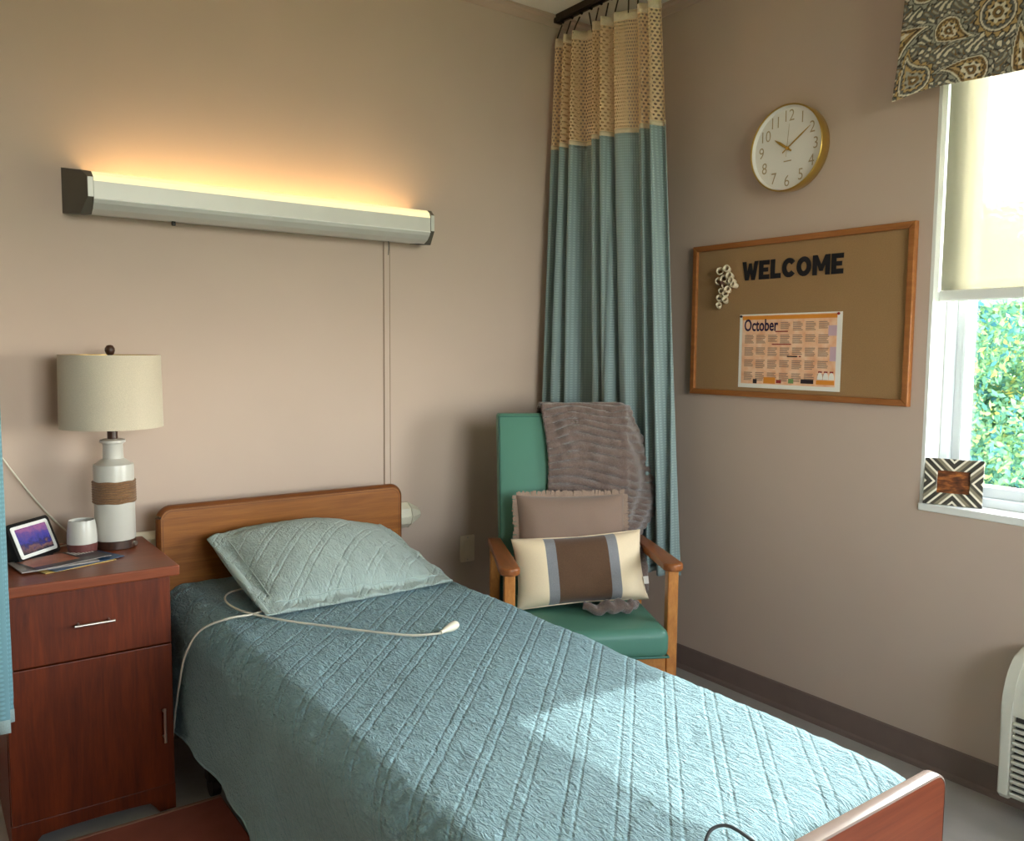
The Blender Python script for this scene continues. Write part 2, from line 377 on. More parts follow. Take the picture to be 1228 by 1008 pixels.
def lathe(name, prof, mat, parent=None, n=40, loc=None, capped=True, smooth=True, angle=40):
    bm = bmesh.new(); rings = []
    for r, z in prof: rings.append([bm.verts.new((r * math.cos(2 * PI * i / n), r * math.sin(2 * PI * i / n), z)) for i in range(n)])
    for A, B in zip(rings, rings[1:]):
        for i in range(n): bm.faces.new((A[i], A[(i + 1) % n], B[(i + 1) % n], B[i]))
    if capped: bm.faces.new(rings[0][::-1]); bm.faces.new(rings[-1])
    return finish(name, bm, mat, parent, smooth, loc, angle)
def catmull(pts, k=8):
    P = [Vector(p) for p in pts]; out = []
    for i in range(len(P) - 1):
        p0 = P[max(i - 1, 0)]; p1 = P[i]; p2 = P[i + 1]; p3 = P[min(i + 2, len(P) - 1)]
        for j in range(k):
            t = j / k; out.append(.5 * ((2 * p1) + (-p0 + p2) * t + (2 * p0 - 5 * p1 + 4 * p2 - p3) * t * t + (-p0 + 3 * p1 - 3 * p2 + p3) * t ** 3))
    out.append(P[-1]); return out
def bm_tube(bm, pts, r, n=8, closed=False):
    pts = [Vector(p) for p in pts]; rings = []; N = len(pts); up = Vector((0, 0, 1))
    for i, p in enumerate(pts):
        a = pts[(i - 1) % N] if closed else pts[max(i - 1, 0)]; c = pts[(i + 1) % N] if closed else pts[min(i + 1, N - 1)]
        t = (c - a).normalized(); u = up if abs(t.dot(up)) < .95 else Vector((1, 0, 0))
        s = t.cross(u).normalized(); q = s.cross(t).normalized()
        rr = r[i] if isinstance(r, (list, tuple)) else r
        rings.append([bm.verts.new(p + (s * math.cos(2 * PI * k / n) + q * math.sin(2 * PI * k / n)) * rr) for k in range(n)])
    for i in range(N if closed else N - 1):
        A, B = rings[i], rings[(i + 1) % N]
        for k in range(n): bm.faces.new((A[k], A[(k + 1) % n], B[(k + 1) % n], B[k]))
    if not closed: bm.faces.new(rings[0][::-1]); bm.faces.new(rings[-1])
def tube(name, pts, r, mat, parent=None, n=8, closed=False, loc=None):
    bm = bmesh.new(); bm_tube(bm, pts, r, n, closed); return finish(name, bm, mat, parent, True, loc, 50)
def grid(name, fn, nu, nv, mat, parent=None, uvf=None, midf=None, smooth=True, solid=0, wrap=False):
    verts = []; uvs = []; faces = []; mid = []
    for j in range(nv + 1):
        for i in range(nu + 1):
            u, v = i / nu, j / nv; verts.append(fn(u, v)); uvs.append(uvf(u, v) if uvf else (u, v))
    for j in range(nv):
        for i in range(nu):
            a = j * (nu + 1) + i; faces.append((a, a + 1, a + nu + 2, a + nu + 1)); mid.append(midf((i + .5) / nu, (j + .5) / nv) if midf else 0)
    o = raw(name, verts, faces, mat, parent, smooth, uvs, mid)
    if solid:
        md = o.modifiers.new('thickness', 'SOLIDIFY'); md.thickness = solid; md.offset = 0
    return o
def text(name, body, size, mat, parent, mtx, offset=0, extrude=.0005, align='LEFT', sx=1):
    cu = bpy.data.curves.new(name, 'FONT'); cu.body = body; cu.size = size; cu.offset = offset; cu.extrude = extrude; cu.align_x = align
    cu.resolution_u = 3
    t = bpy.data.objects.new('tmp', cu); COL.objects.link(t); bpy.context.view_layer.update()
    dg = bpy.context.evaluated_depsgraph_get(); me = bpy.data.meshes.new_from_object(t.evaluated_get(dg)); me.name = name
    COL.objects.unlink(t); bpy.data.objects.remove(t); bpy.data.curves.remove(cu)
    me.materials.clear(); me.materials.append(mat)
    me.transform(Matrix.Diagonal((sx, 1, 1, 1))); me.transform(mtx); me.update()
    o = bpy.data.objects.new(name, me); return link(o, parent)
def fbm(x, y, z=0, s=1): return mnoise.noise(Vector((x * s, y * s, z)))

# ------------------------------------------------------------------ the setting
WY = .03                     # face of the back wall
CZ = 2.772                   # ceiling
XL, YF = -4.7, -4.5          # far left wall, wall behind the camera
def struct(o, label=None):
    o['kind'] = 'structure'
    if label: o['label'] = label
    return o
struct(box('floor', XL - .1, .22, YF - .1, WY + .1, -.1, 0, M['floor'], bev=0), 'grey vinyl floor of the bedroom')
struct(box('ceiling', XL - .1, .22, YF - .1, WY + .1, CZ, CZ + .1, M['ceiling'], bev=0), 'off-white painted ceiling')
struct(box('wall_back', XL - .1, .22, WY, WY + .1, 0, CZ, M['wall'], bev=0), 'taupe painted wall behind the bed')
struct(box('wall_left', XL - .1, XL, YF, WY, 0, CZ, M['wall_light'], bev=0), 'cream painted left wall')
bm = bmesh.new()
bbox(bm, XL - .1, W2[0], YF - .1, YF, 0, CZ); bbox(bm, W2[1], .22, YF - .1, YF, 0, CZ)
bbox(bm, W2[0], W2[1], YF - .1, YF, 0, W2[2]); bbox(bm, W2[0], W2[1], YF - .1, YF, W2[3], CZ)
struct(finish('wall_front', bm, M['wall_light']), 'cream painted wall behind the viewer')
w2 = empty('fill_window', ((W2[0] + W2[1]) / 2, YF, W2[2])); struct(w2, 'white framed window added behind the viewer for fill light')  # added out of view, lets in sky light to lift the room
_hw, _hh = (W2[1] - W2[0]) / 2, W2[3] - W2[2]
for a in ((-_hw, -_hw + .05, 0, _hh), (_hw - .05, _hw, 0, _hh), (-_hw + .05, _hw - .05, 0, .05), (-_hw + .05, _hw - .05, _hh - .05, _hh), (-.025, .025, .05, _hh - .05)):
    box('frame', a[0], a[1], -.08, -.03, a[2], a[3], M['vinylwin'], w2)
for a in ((-_hw + .05, -.025), (.025, _hw - .05)): box('pane', a[0], a[1], -.057, -.053, .05, _hh - .05, M['glass'], w2, 0)
bm = bmesh.new()
bbox(bm, 0, .2, WIN_Y0, WY, 0, CZ); bbox(bm, 0, .2, YF, WIN_Y1, 0, CZ)
bbox(bm, 0, .2, WIN_Y1, WIN_Y0, 0, WIN_Z0); bbox(bm, 0, .2, WIN_Y1, WIN_Y0, WIN_Z1, CZ)
struct(finish('wall_right', bm, M['wall']), 'taupe painted wall with the window')
def basebd(name, axis, a, b):
    prof = [(0, 0), (.012, 0), (.010, .012), (.005, .02), (.005, .095), (.002, .1), (0, .1)]
    if axis == 0: o = prism(name, [(WY - d, z) for d, z in prof], 0, a, b, M['baseb'])
    else: o = prism(name, [(-d, z) for d, z in prof], 1, a, b, M['baseb'])
    return struct(o, 'dark taupe vinyl baseboard')
basebd('baseboard_back', 0, XL, -.012); basebd('baseboard_right', 1, YF, WY)
cp = [(0, 0), (.022, 0), (.022, -.012), (.012, -.02), (.008, -.036), (.003, -.045), (0, -.045)]
struct(prism('trim_1', [(WY - d, CZ + z) for d, z in cp], 0, XL, 0, M['cornice']), 'slim painted cornice on the back wall')
struct(prism('trim_2', [(-d, CZ + z) for d, z in cp], 1, YF, WY, M['cornice']), 'slim painted cornice on the window wall')

# window: white reveal, sill, vinyl frame, glass
win = empty('window_1', (.0, WIN_Y0, WIN_Z0)); struct(win, 'white vinyl window with painted reveal and sill')
def wp(o): o.parent = win; o.matrix_parent_inverse = Matrix.Translation((0, -WIN_Y0, -WIN_Z0)); return o
T = .012
wp(box('reveal', .0, .2, WIN_Y0, WIN_Y0 - T, WIN_Z0, WIN_Z1, M['white'], bev=.001))
wp(box('reveal', .0, .2, WIN_Y1, WIN_Y1 + T, WIN_Z0, WIN_Z1, M['white'], bev=.001))
wp(box('reveal', .0, .2, WIN_Y1 + T, WIN_Y0 - T, WIN_Z1 - T, WIN_Z1, M['white'], bev=.001))
wp(box('sill', -.008, .2, WIN_Y0 + .0, WIN_Y1, WIN_Z0 - .012, WIN_Z0 + .012, M['white'], bev=.003))
FX = .085
def frame_rect(nm, y0, y1, z0, z1, wdt, x0, x1, mat):
    for a in ((y0, y0 - wdt, z0, z1), (y1 + wdt, y1, z0, z1), (y0 - wdt, y1 + wdt, z0, z0 + wdt), (y0 - wdt, y1 + wdt, z1 - wdt, z1)):
        wp(box(nm, x0, x1, a[0], a[1], a[2], a[3], mat, bev=.003))
zb, zt = WIN_Z0 + .012, WIN_Z1 - T
frame_rect('frame', WIN_Y0 - T, WIN_Y1 + T, zb, zt, .028, FX, .19, M['vinylwin'])
ymid = (WIN_Y0 + WIN_Y1) / 2
for a, b in ((WIN_Y0 - T - .028, ymid + .004), (ymid - .004, WIN_Y1 + T + .028)):
    frame_rect('sash', a, b, zb + .028, zt - .028, .034, FX + .02, FX + .075, M['vinylwin'])
    wp(box('glazing_bead', FX + .012, FX + .02, a - .026, a - .034, zb + .05, zt - .05, M['vinylwin'], bev=.002))
    wp(box('pane', FX + .05, FX + .054, a - .034, b + .034, zb + .062, zt - .062, M['glass'], bev=0))

# outside: lawn two floors down, trees
struct(box('ground_outside', -40, 60, -50, 40, -3.3, -3.2, M['grass'], bev=0), 'lawn outside below the window')
def tree(loc, h, rx, ry, rz, mat, label, n, seed, size=.05):
    rnd = random.Random(seed)
    t = empty('tree', loc, 0, label, 'tree', 'trees outside the window')
    pts = [(0, 0, 0), (.05, .03, h * .3), (-.04, .05, h * .6), (.02, 0, h - rz * .2)]
    bm = bmesh.new(); cp_ = catmull(pts, 5); bm_tube(bm, cp_, [.13 * (1 - .7 * i / len(cp_)) for i in range(len(cp_))], 8)
    finish('trunk', bm, M['bark'], t, True)
    for k in range(5):
        a = rnd.uniform(0, 2 * PI); z0 = h * rnd.uniform(.45, .75)
        tube('branch', catmull([(0, 0, z0), (rx * .3 * math.cos(a), ry * .3 * math.sin(a), z0 + rz * .3), (rx * .7 * math.cos(a), ry * .7 * math.sin(a), z0 + rz * .55)], 4), .035, M['bark'], t, 6)
    lobes = []
    for k in range(16):
        u = rnd.uniform(-1, 1); a = rnd.uniform(0, 2 * PI); q = math.sqrt(1 - u * u) * rnd.uniform(.35, .8)
        lobes.append((rx * q * math.cos(a), ry * q * math.sin(a), h + rz * u * .75, rnd.uniform(.3, .48), rnd.uniform(-.18, .18)))
    V, F, tone = [], [], []
    for k in range(n):
        lx, ly, lz, lr, lt = rnd.choice(lobes); d = Vector((rnd.gauss(0, 1), rnd.gauss(0, 1), rnd.gauss(0, 1))).normalized() * (rnd.random() ** .4)
        c = Vector((lx + d.x * lr * rx, ly + d.y * lr * ry, lz + d.z * lr * rz))
        a1 = Vector((rnd.gauss(0, 1), rnd.gauss(0, 1), rnd.gauss(0, 1))).normalized(); a2 = a1.cross(Vector((rnd.gauss(0, 1), rnd.gauss(0, 1), rnd.gauss(0, 1)))).normalized()
        s = size * rnd.uniform(.6, 1.3); b0 = len(V)
        V += [c - a1 * s, c - a2 * s * .45, c + a1 * s, c + a2 * s * .45]; F.append((b0, b0 + 1, b0 + 2, b0 + 3))
        tn = min(1, max(0, rnd.gauss(.45, .2) + lt)); tone += [tn] * 4
    o = raw('foliage', V, F, mat, t, False)
    at = o.data.attributes.new('tone', 'FLOAT', 'POINT'); at.data.foreach_set('value', tone)
    o['kind'] = 'stuff'
    return t
tree((5.2, .9, -3.2), 4.0, 1.9, 1.9, 1.75, M['leafA'], 'green tree with some yellow leaves just outside the window', 70000, 1, .034)
tree((5.6, -2.3, -3.2), 3.9, 1.9, 2.0, 1.8, M['leafB'], 'yellow-green tree outside, nearer the viewer\'s side of the window', 20000, 2, .05)
tree((10.2, 4.2, -3.2), 4.4, 2.2, 2.3, 2.0, M['leafC'], 'blue-green tree standing farther behind the green tree', 16000, 3, .08)
tree((10.6, -1.4, -3.2), 4.3, 2.2, 2.3, 2.1, M['leafB'], 'pale yellow tree in the gap behind the nearer trees', 16000, 4, .08)
tree((13.0, 10.6, -3.2), 4.2, 2.3, 2.6, 2.0, M['leafA'], 'green tree far left beyond the blue-green one', 10000, 5, .1)

# roller blind
rb = empty('roller_blind', (.035, ymid, WIN_Z1 - .03), 0, 'sheer cream roller blind half lowered over the window', 'blind')
BW = (WIN_Y0 - WIN_Y1) / 2 - .018
grid('fabric', lambda u, v: (.002 * math.sin(9 * u), BW - 2 * BW * u, -v * (WIN_Z1 - .03 - 1.535)), 24, 24, M['blind'], rb, solid=.0008)
prism('bottom_rail', rrect(-.009, .009, 1.505 - WIN_Z1 + .03, 1.54 - WIN_Z1 + .03, .008, 4), 1, -BW, BW, M['white'], rb, smooth=True)
tube('roller', [(0, -BW, .0), (0, BW, .0)], .018, M['white'], rb, 14)

# paisley valance on a return board
va = empty('valance', (-.1, -1.458, 2.128), 0, 'grey and tan paisley fabric valance above the window', 'valance')
VL = 2.0
def val_pt(u, v):
    # u along: 0 = left return at wall ... then the front face
    s = u * (VL + .09); flare = (1 - v) ** 2
    if s < .09: x, y = .09 - s, 0
    else: x, y = 0, -(s - .09)
    k = math.exp(-((s - .09) / .05) ** 2)
    lift = .07 * (1 - v) * min(1, max(0, (.085 - s) / .05))
    z = v * .48 - .018 * k * (1 - v) + .006 * math.sin(s * 9) * (1 - v) + .012 * (1 - v) * (1 - math.exp(-max(s - .09, 0) / .4)) * 0
    z += lift
    return (x - .02 * flare * k - .006 * math.sin(s * 13) * (1 - v), y + .018 * flare * k, z)
NVU, NVV = 760, 180
vf = grid('front', val_pt, NVU, NVV, M['paisley'], va, uvf=lambda u, v: (u * (VL + .09), v * .48), solid=.004)
import numpy as np
def paisley_print():
    S, T_ = np.meshgrid(np.linspace(0, VL + .09, NVU + 1), np.linspace(0, .48, NVV + 1))
    C = lambda r, g, b: np.array(srgb(r, g, b)[:3])
    cream, dark, tan, slate, umber, mist = C(224, 212, 188), C(62, 56, 52), C(190, 156, 108), C(112, 108, 102), C(134, 104, 68), C(166, 160, 146)
    # ground: cream sprigs on slate
    g = np.sin(S * 150 + 3 * np.sin(T_ * 90)) * np.sin(T_ * 140 + 2.5 * np.sin(S * 70 + 1))
    img = np.where((g > .45)[..., None], cream, np.where((g > .2)[..., None], dark, np.where((g > -.45)[..., None], slate, np.where((g > -.7)[..., None], umber, mist))))
    rg = random.Random(21); mot = []
    for gx in range(15):
        for gy in range(4):
            mot.append((gx * .15 + (gy % 2) * .075 + rg.uniform(-.02, .02), gy * .135 + .03 + rg.uniform(-.015, .015), rg.uniform(.045, .066), rg.uniform(-.9, .9) + (PI if rg.random() < .3 else 0), rg.choice((-1, 1)), rg.randrange(3)))
    for cx, cy, R, an, sg, kind in mot:
        dx, dy = (S - cx) / R, (T_ - cy) / R
        x = dx * math.cos(an) + dy * math.sin(an); y = -dx * math.sin(an) + dy * math.cos(an)
        if kind == 2: k = np.sqrt(x * x + y * y) * 1.15                                   # round flower
        else:
            xc = x - sg * .38 * np.maximum(y, 0) ** 2
            k = np.where(y < 0, np.sqrt(x * x + y * y), np.abs(xc) + y / 1.75)
        a = np.arctan2(y, x); sc = k * (1 + .09 * np.cos(a * 14))
        bands = [(1.12, dark, sc), (1.05, tan if kind else mist, sc), (.93, dark, k), (.87, cream, k), (.78, slate if kind else umber, k), (.66, dark, sc), (.60, tan, sc), (.47, dark, k), (.42, cream if kind != 1 else mist, k * (1 + .2 * np.cos(a * 7))), (.28, umber, k), (.14, dark, k), (.09, cream, k)]
        for lim, col, fld in bands: img = np.where((fld < lim)[..., None], col, img)
    return img
pc = paisley_print().reshape(-1, 3); rgba = np.ones((pc.shape[0], 4)); rgba[:, :3] = pc
ca = vf.data.color_attributes.new('print', 'FLOAT_COLOR', 'POINT'); ca.data.foreach_set('color', rgba.ravel())
box('mounting_board', .0, .09, -.005, -VL + .005, .462, .478, M['white'], va)

# wall light above the bed
lt = empty('wall_light', (-2.215, WY, 1.75), 0, 'long aluminium wall light with glowing upward lens above the bed', 'wall light')
LW = 1.28
def P2(l): return [(y - WY, z - 1.75) for y, z in l]
arc = lambda c, r, a0, a1, n: [(c[0] + r * math.cos(math.radians(a0 + (a1 - a0) * i / n)), c[1] + r * math.sin(math.radians(a0 + (a1 - a0) * i / n))) for i in range(n + 1)]
FYf = -.13
shell = P2([(WY, 1.752), (-.05, 1.745), (-.082, 1.740), (-.108, 1.752), (-.124, 1.768), (FYf, 1.780), (FYf, 1.832), (FYf + .003, 1.832), (FYf + .003, 1.782), (-.12, 1.771), (-.10, 1.757), (-.08, 1.745), (-.04, 1.75), (WY, 1.757)])
prism('housing', shell, 0, .062, LW - .066, M['alum'], lt)
lens = P2([(FYf, 1.8325), (FYf + .003, 1.8325), (-.120, 1.848), (-.105, 1.859), (-.098, 1.861), (-.098, 1.864), (-.107, 1.862), (-.123, 1.850)])
prism('lens', lens, 0, .062, LW - .066, M['lens'], lt)
prism('seam', P2([(FYf - .0005, 1.778), (FYf - .0015, 1.779), (FYf - .0015, 1.781), (FYf - .0005, 1.782)]), 0, .062, LW - .066, M['white'], lt)
tube('light_tube', [(.08, -.075, .082), (LW - .085, -.075, .082)], .013, M['glow'], lt, 14)
def end_cap(s_, x_wall, x_front, x_in):
    yz = P2([(WY, 1.888), (-.095, 1.865), (FYf - .002, 1.842), (FYf - .002, 1.783), (-.085, 1.738), (WY, 1.750)])
    xo = [x_wall, x_wall + (x_front - x_wall) * .78, x_front, x_front, x_wall + (x_front - x_wall) * .7, x_wall]
    bm = bmesh.new(); A = [bm.verts.new((x, y, z)) for x, (y, z) in zip(xo, yz)]; B = [bm.verts.new((x_in, y, z)) for y, z in yz]
    bm.faces.new(A); bm.faces.new(B[::-1])
    for i in range(6): bm.faces.new((A[i], A[(i + 1) % 6], B[(i + 1) % 6], B[i]))
    bmesh.ops.triangulate(bm, faces=[f for f in bm.faces if len(f.verts) > 4])
    e = finish('end_cap', bm, M['capgrey'], lt)
    a, b_ = sorted((x_front, x_in))
    box('cap_trim', a, b_ - .001, FYf - WY - .0045, FYf - WY - .002, .034, .092, M['alum'], e, .001)
end_cap(-1, 0, .045, .062); end_cap(1, LW - .015, LW - .050, LW - .066)
box('back_plate', .004, LW - .02, -.004, .0, .002, .132, M['alum'], lt, .001)
box('switch', .30, .312, -.09, -.08, -.02, -.006, M['darkmetal'], lt, .002)
tube('pull_cord', [(1.09, -.06, -.004), (1.091, -.06, -.03), (1.089, -.06, -.055)], .0016, M['cordgrey'], lt, 6)

# raceway, bumper rail, outlet
rw = empty('cable_raceway', (-1.104, WY, .64), 0, 'narrow painted cable raceway running down from the wall light', 'raceway')
prism('channel', [(-.014, -.0), (-.013, -.0045), (.013, -.0045), (.014, -.0)], 2, 0, 1.11, M['wall'], rw)
for x_ in (-.0138, .0138): box('edge_joint', x_ * .9 - .0011, x_ * .9 + .0011, -.0052, -.004, 0, 1.11, M['taupe_joint'], rw, 0)
bp = empty('wall_bumper', (-2.06, WY, .685), 0, 'cream wall bumper rail behind the headboard', 'bumper rail')
prism('rail', [(0, -.045), (-.03, -.05), (-.06, -.03), (-.072, 0), (-.06, .03), (-.03, .05), (0, .045)], 0, 0, 1.03, M['cream_plastic'], bp)
bm = bmesh.new()
ring0 = [(1.031, a, b) for a, b in [(0, -.047), (-.032, -.052), (-.062, -.031), (-.074, 0), (-.062, .031), (-.032, .052), (0, .047)]]
ring1 = [(1.085, a * .55, b * .42) for _, a, b in ring0]
A = [bm.verts.new(p) for p in ring0]; B = [bm.verts.new(p) for p in ring1]; bm.faces.new(A); bm.faces.new(B[::-1])
for i in range(7): bm.faces.new((A[i], A[(i + 1) % 7], B[(i + 1) % 7], B[i]))
finish('end_cap', bm, M['cream_plastic'], bp)
ou = empty('wall_outlet', (-.73, WY, .504), 0, 'taupe wall outlet plate between the bed and the chair', 'outlet')
prism('plate', rrect(-.036, .036, -.057, .057, .005, 3), 1, -.007, 0, M['taupe_plate'], ou, .002)
prism('insert', rrect(-.017, .017, -.034, .034, .002, 2), 1, -.0095, -.0068, M['taupe_plate'], ou, .001)
for z in (-.047, .047): lathe('screw', [(.003, -.001), (.003, .001)], M['metal'], ou, 10, (0, -.0072, z)).rotation_euler = (PI / 2, 0, 0)

# ------------------------------------------------------------------ bed
bed = empty('bed', (-1.5575, -.1, 0), 0, 'single bed with honey wood headboard and reddish footboard', 'bed')
def B_(o): o.parent = bed; o.matrix_parent_inverse = Matrix.Translation((1.5575, .1, 0)); return o
BX0, BX1 = -1.988, -1.128
hb = B_(prism('headboard', rrect(BX0, BX1, .28, .822, .035, 8, (1, 1, 0, 0)), 1, -.085, -.122, M['oakbed'], bev=.0))
bm = bmesh.new()
def edgepath(x0, x1, z0, z1, r, y):
    pts = [(x1, y, z0)]
    for cx, a0 in ((x1 - r, 0), (x0 + r, 90)):
        for i in range(9): a = math.radians(a0 + 90 * i / 8); pts.append((cx + r * math.cos(a), y, z1 - r + r * math.sin(a)))
    pts.append((x0, y, z0)); return pts
o = B_(tube('headboard_edge', edgepath(BX0 + .006, BX1 - .006, .28, .816, .03, -.1035), .0188, M['oakbed_edge'], n=12))
fb = B_(prism('footboard', rrect(BX0, BX1, .16, .580, .03, 8, (1, 1, 0, 0)), 1, -2.170, -2.196, M['footwood']))
# rounded edge banding of the footboard
bm = bmesh.new(); path = edgepath(BX0, BX1, .16, .580, .03, 0)
prof = [(-2.1695, .001), (-2.171, .0045), (-2.176, .006), (-2.190, .006), (-2.195, .0045), (-2.1965, .001)]
rings = []
for i, p in enumerate(path):
    a = Vector(path[max(i - 1, 0)]); c = Vector(path[min(i + 1, len(path) - 1)]); t = (c - a).normalized(); nrm = Vector((t.z, 0, -t.x))
    rings.append([bm.verts.new((p[0] + nrm.x * d, y, p[2] + nrm.z * d)) for y, d in prof])
for A, B in zip(rings, rings[1:]):
    for k in range(len(prof) - 1): bm.faces.new((A[k], A[k + 1], B[k + 1], B[k]))
B_(finish('footboard_edge', bm, M['footedge'], None, True, angle=50))
B_(box('mattress', BX0 + .03, BX1 - .03, -2.15, -.135, .34, .535, M['mattress'], bev=.04, seg=4))
B_(box('bed_frame', BX0 + .04, BX1 - .04, -2.165, -.125, .25, .335, M['bedframe'], bev=.004))
for x in (BX0 + .06, BX1 - .06):
    for y in (-.43, -1.95):
        B_(box('leg', x - .022, x + .022, y - .022, y + .022, .05, .25, M['bedframe']))
        c = B_(tube('caster', [(x - .013, y, .032), (x + .013, y, .032)], .032, M['darkmetal'], n=14))

# quilt draped over the mattress
QX0, QX1, QY0, QY1 = -2.0, -1.112, -2.166, -.126
R_, HEM = .085, .185
def qprof(s):
    """arc-length s across the quilt, measured from left hem -> (x, z)"""
    top = .568; h = top - R_ - HEM; L1 = h; L2 = L1 + R_ * PI / 2; flat = (QX1 - QX0) - 2 * R_; L3 = L2 + flat; L4 = L3 + R_ * PI / 2
    if s < L1: return QX0, HEM + s
    if s < L2: a = (s - L1) / R_; return QX0 + R_ - R_ * math.cos(a), top - R_ + R_ * math.sin(a)
    if s < L3: return QX0 + R_ + s - L2, top
    if s < L4: a = (s - L3) / R_; return QX1 - R_ + R_ * math.sin(a), top - R_ + R_ * math.cos(a)
    return QX1, top - R_ - (s - L4)
QS = 2 * (.568 - R_ - HEM) + R_ * PI + (QX1 - QX0) - 2 * R_
def qpt(u, v):
    s = u * QS; x, z = qprof(s); y = QY0 + v * (QY1 - QY0)
    t = (x - QX0) / (QX1 - QX0); on_top = z > .56
    side = max(0, (.50 - z) / .32)
    sgn = -1 if t < .5 else 1
    wig = .012 * math.sin(y * 9 + 1.1 * sgn) + .016 * fbm(y * 3.2, sgn * 3, 0) + .008 * math.sin(y * 23 + 2)
    x += sgn * side * (wig * .7 + (.004 if sgn < 0 else .02 + .1 * max(0, -y - 1.85)))
    z += .006 * fbm(x * 4, y * 4, 2) + .0028 * fbm(x * 22, y * 34, 5) + .0016 * fbm(x * 60, y * 45, 9)
    x += .0025 * fbm(y * 18, z * 18, 7) * (1 if not on_top else 0)
    # slight crown and soft sink at the head corner
    z += .008 * math.sin(PI * min(max(t, 0), 1)) if on_top else 0
    if v < .03: z -= .03 * ((.03 - v) / .03) ** 2
    return (x + 1.5575, y + 1.15, z)
qe = empty('quilt', (-1.5575, -1.15, 0), 0, 'seafoam quilted bedspread with diagonal double stitching over the bed', 'bedspread')
grid('cover', qpt, 230, 300, M['quilt'], qe, uvf=lambda u, v: (u * QS, v * (QY1 - QY0)), solid=.006)
bmh = []
for u in (0.0, 1.0):
    tube('hem', [qpt(u, v / 80) for v in range(81)], .0048, M['quilt'], qe, 6)

# pillow in a quilted sham
sh = empty('pillow', (-1.53, -.4, .565), 0, 'plump pillow in a seafoam quilted sham against the headboard', 'pillow')
C00, C10, C01, C11 = Vector((-1.835, -.640, .588)), Vector((-1.205, -.622, .586)), Vector((-1.868, -.20, .728)), Vector((-1.185, -.150, .650))
def sham_edge(u, v):
    p = (C00 * (1 - u) + C10 * u) * (1 - v) + (C01 * (1 - u) + C11 * u) * v
    p.z += .058 * v * v * math.sin(PI * min(1, u * .92)) ** .8
    p.y -= .02 * math.sin(PI * u) * (1 - v) * (1 - 2 * v) * .5
    return p
def puff(u, v):
    fl = .065
    a = min(max((u - fl) / (1 - 2 * fl), 0), 1); b = min(max((v - fl * 1.3) / (1 - 2.2 * fl), 0), 1)
    return (max(0, math.sin(PI * a)) ** .55) * (max(0, math.sin(PI * b)) ** .5)
def sham_top(u, v):
    p = sham_edge(u, v); p.z += .080 * puff(u, v) + .006 + .003 * math.sin(p.x * 95) * max(0, 1 - abs(v - .22) / .14) * puff(u, v) + .004 * fbm(p.x * 9, p.y * 9, 3) + .003 * fbm(p.x * 30, p.y * 30, 4)
    if v < .1 or u > .93 or u < .07: p.z += .004 * math.sin(p.x * 70 + p.y * 40) * (1 - puff(u, v))
    return (p.x + 1.53, p.y + .4, p.z - .565)
def sham_bot(u, v):
    p = sham_edge(u, v); p.z = max(.582, p.z - .10 * puff(u, v)) if 0.02 < u < .98 and .02 < v < .98 else p.z
    return (p.x + 1.53, p.y + .4, p.z - .565)
NU, NV = 90, 70; vts, uvs, fcs = [], [], []
for fn in (sham_top, sham_bot):
    for j in range(NV + 1):
        for i in range(NU + 1):
            u, v = i / NU, j / NV; vts.append(fn(u, v)); uvs.append((u * .66, v * .5))
W1 = NU + 1; OFF = W1 * (NV + 1)
for j in range(NV):
    for i in range(NU):
        a = j * W1 + i; fcs.append((a, a + 1, a + W1 + 1, a + W1)); b = a + OFF; fcs.append((b, b + W1, b + W1 + 1, b + 1))
for i in range(NU):
    fcs.append((i, OFF + i, OFF + i + 1, i + 1)); a = NV * W1 + i; fcs.append((a, a + 1, OFF + a + 1, OFF + a))
for j in range(NV):
    a = j * W1; fcs.append((a, a + W1, OFF + a + W1, OFF + a)); a = j * W1 + NU; fcs.append((a, OFF + a, OFF + a + W1, a + W1))
raw('sham', vts, fcs, M['sham'], sh, True, uvs)
fold = [sham_edge(.0, v / 24) for v in range(25)]
tube('flange_fold', [(p.x + 1.53 + .012, p.y + .4, max(p.z - .565 - .004, .026)) for p in fold], [.003 + .010 * math.sin(PI * v / 24) ** .6 for v in range(25)], M['sham'], sh, 10)
# raised seam where the flange meets the plump middle
seam = []
fl = .07
for k in range(40): seam.append(sham_top(fl + (1 - 2 * fl) * k / 40, fl * 1.3))
for k in range(30): seam.append(sham_top(1 - fl, fl * 1.3 + (1 - fl * 2.2) * k / 30))
for k in range(40): seam.append(sham_top(1 - fl - (1 - 2 * fl) * k / 40, 1 - fl * .9))
for k in range(30): seam.append(sham_top(fl, 1 - fl * .9 - (1 - fl * 2.2) * k / 30))
tube('flange_seam', seam, .0022, M['sham'], sh, 6, True)

# call cord
cc = empty('call_cord', (-1.44, -1.02, .58), 0, 'cream nurse call cord with push button lying across the quilt', 'call cord')
def zq(x, y): return .583
pts = [(-1.80, -.37, .60), (-1.845, -.36, .592), (-1.875, -.40, .589), (-1.885, -.48, .588), (-1.865, -.58, .588), (-1.80, -.71, .588), (-1.72, -.82, .587), (-1.64, -.93, .587), (-1.57, -1.01, .587), (-1.505, -1.045, .590)]
o = tube('cord', [(p[0] + 1.44, p[1] + 1.02, p[2] - .58) for p in catmull(pts, 8)], .0031, M['cordwhite'], cc, 8)
pts = [(-1.78, -.585, .592), (-1.86, -.60, .588), (-1.925, -.585, .583), (-1.985, -.53, .545), (-2.012, -.47, .46), (-2.018, -.42, .36), (-2.020, -.38, .27), (-2.022, -.34, .16)]
tube('cord', [(p[0] + 1.44, p[1] + 1.02, p[2] - .58) for p in catmull(pts, 8)], .0031, M['cordwhite'], cc, 8)
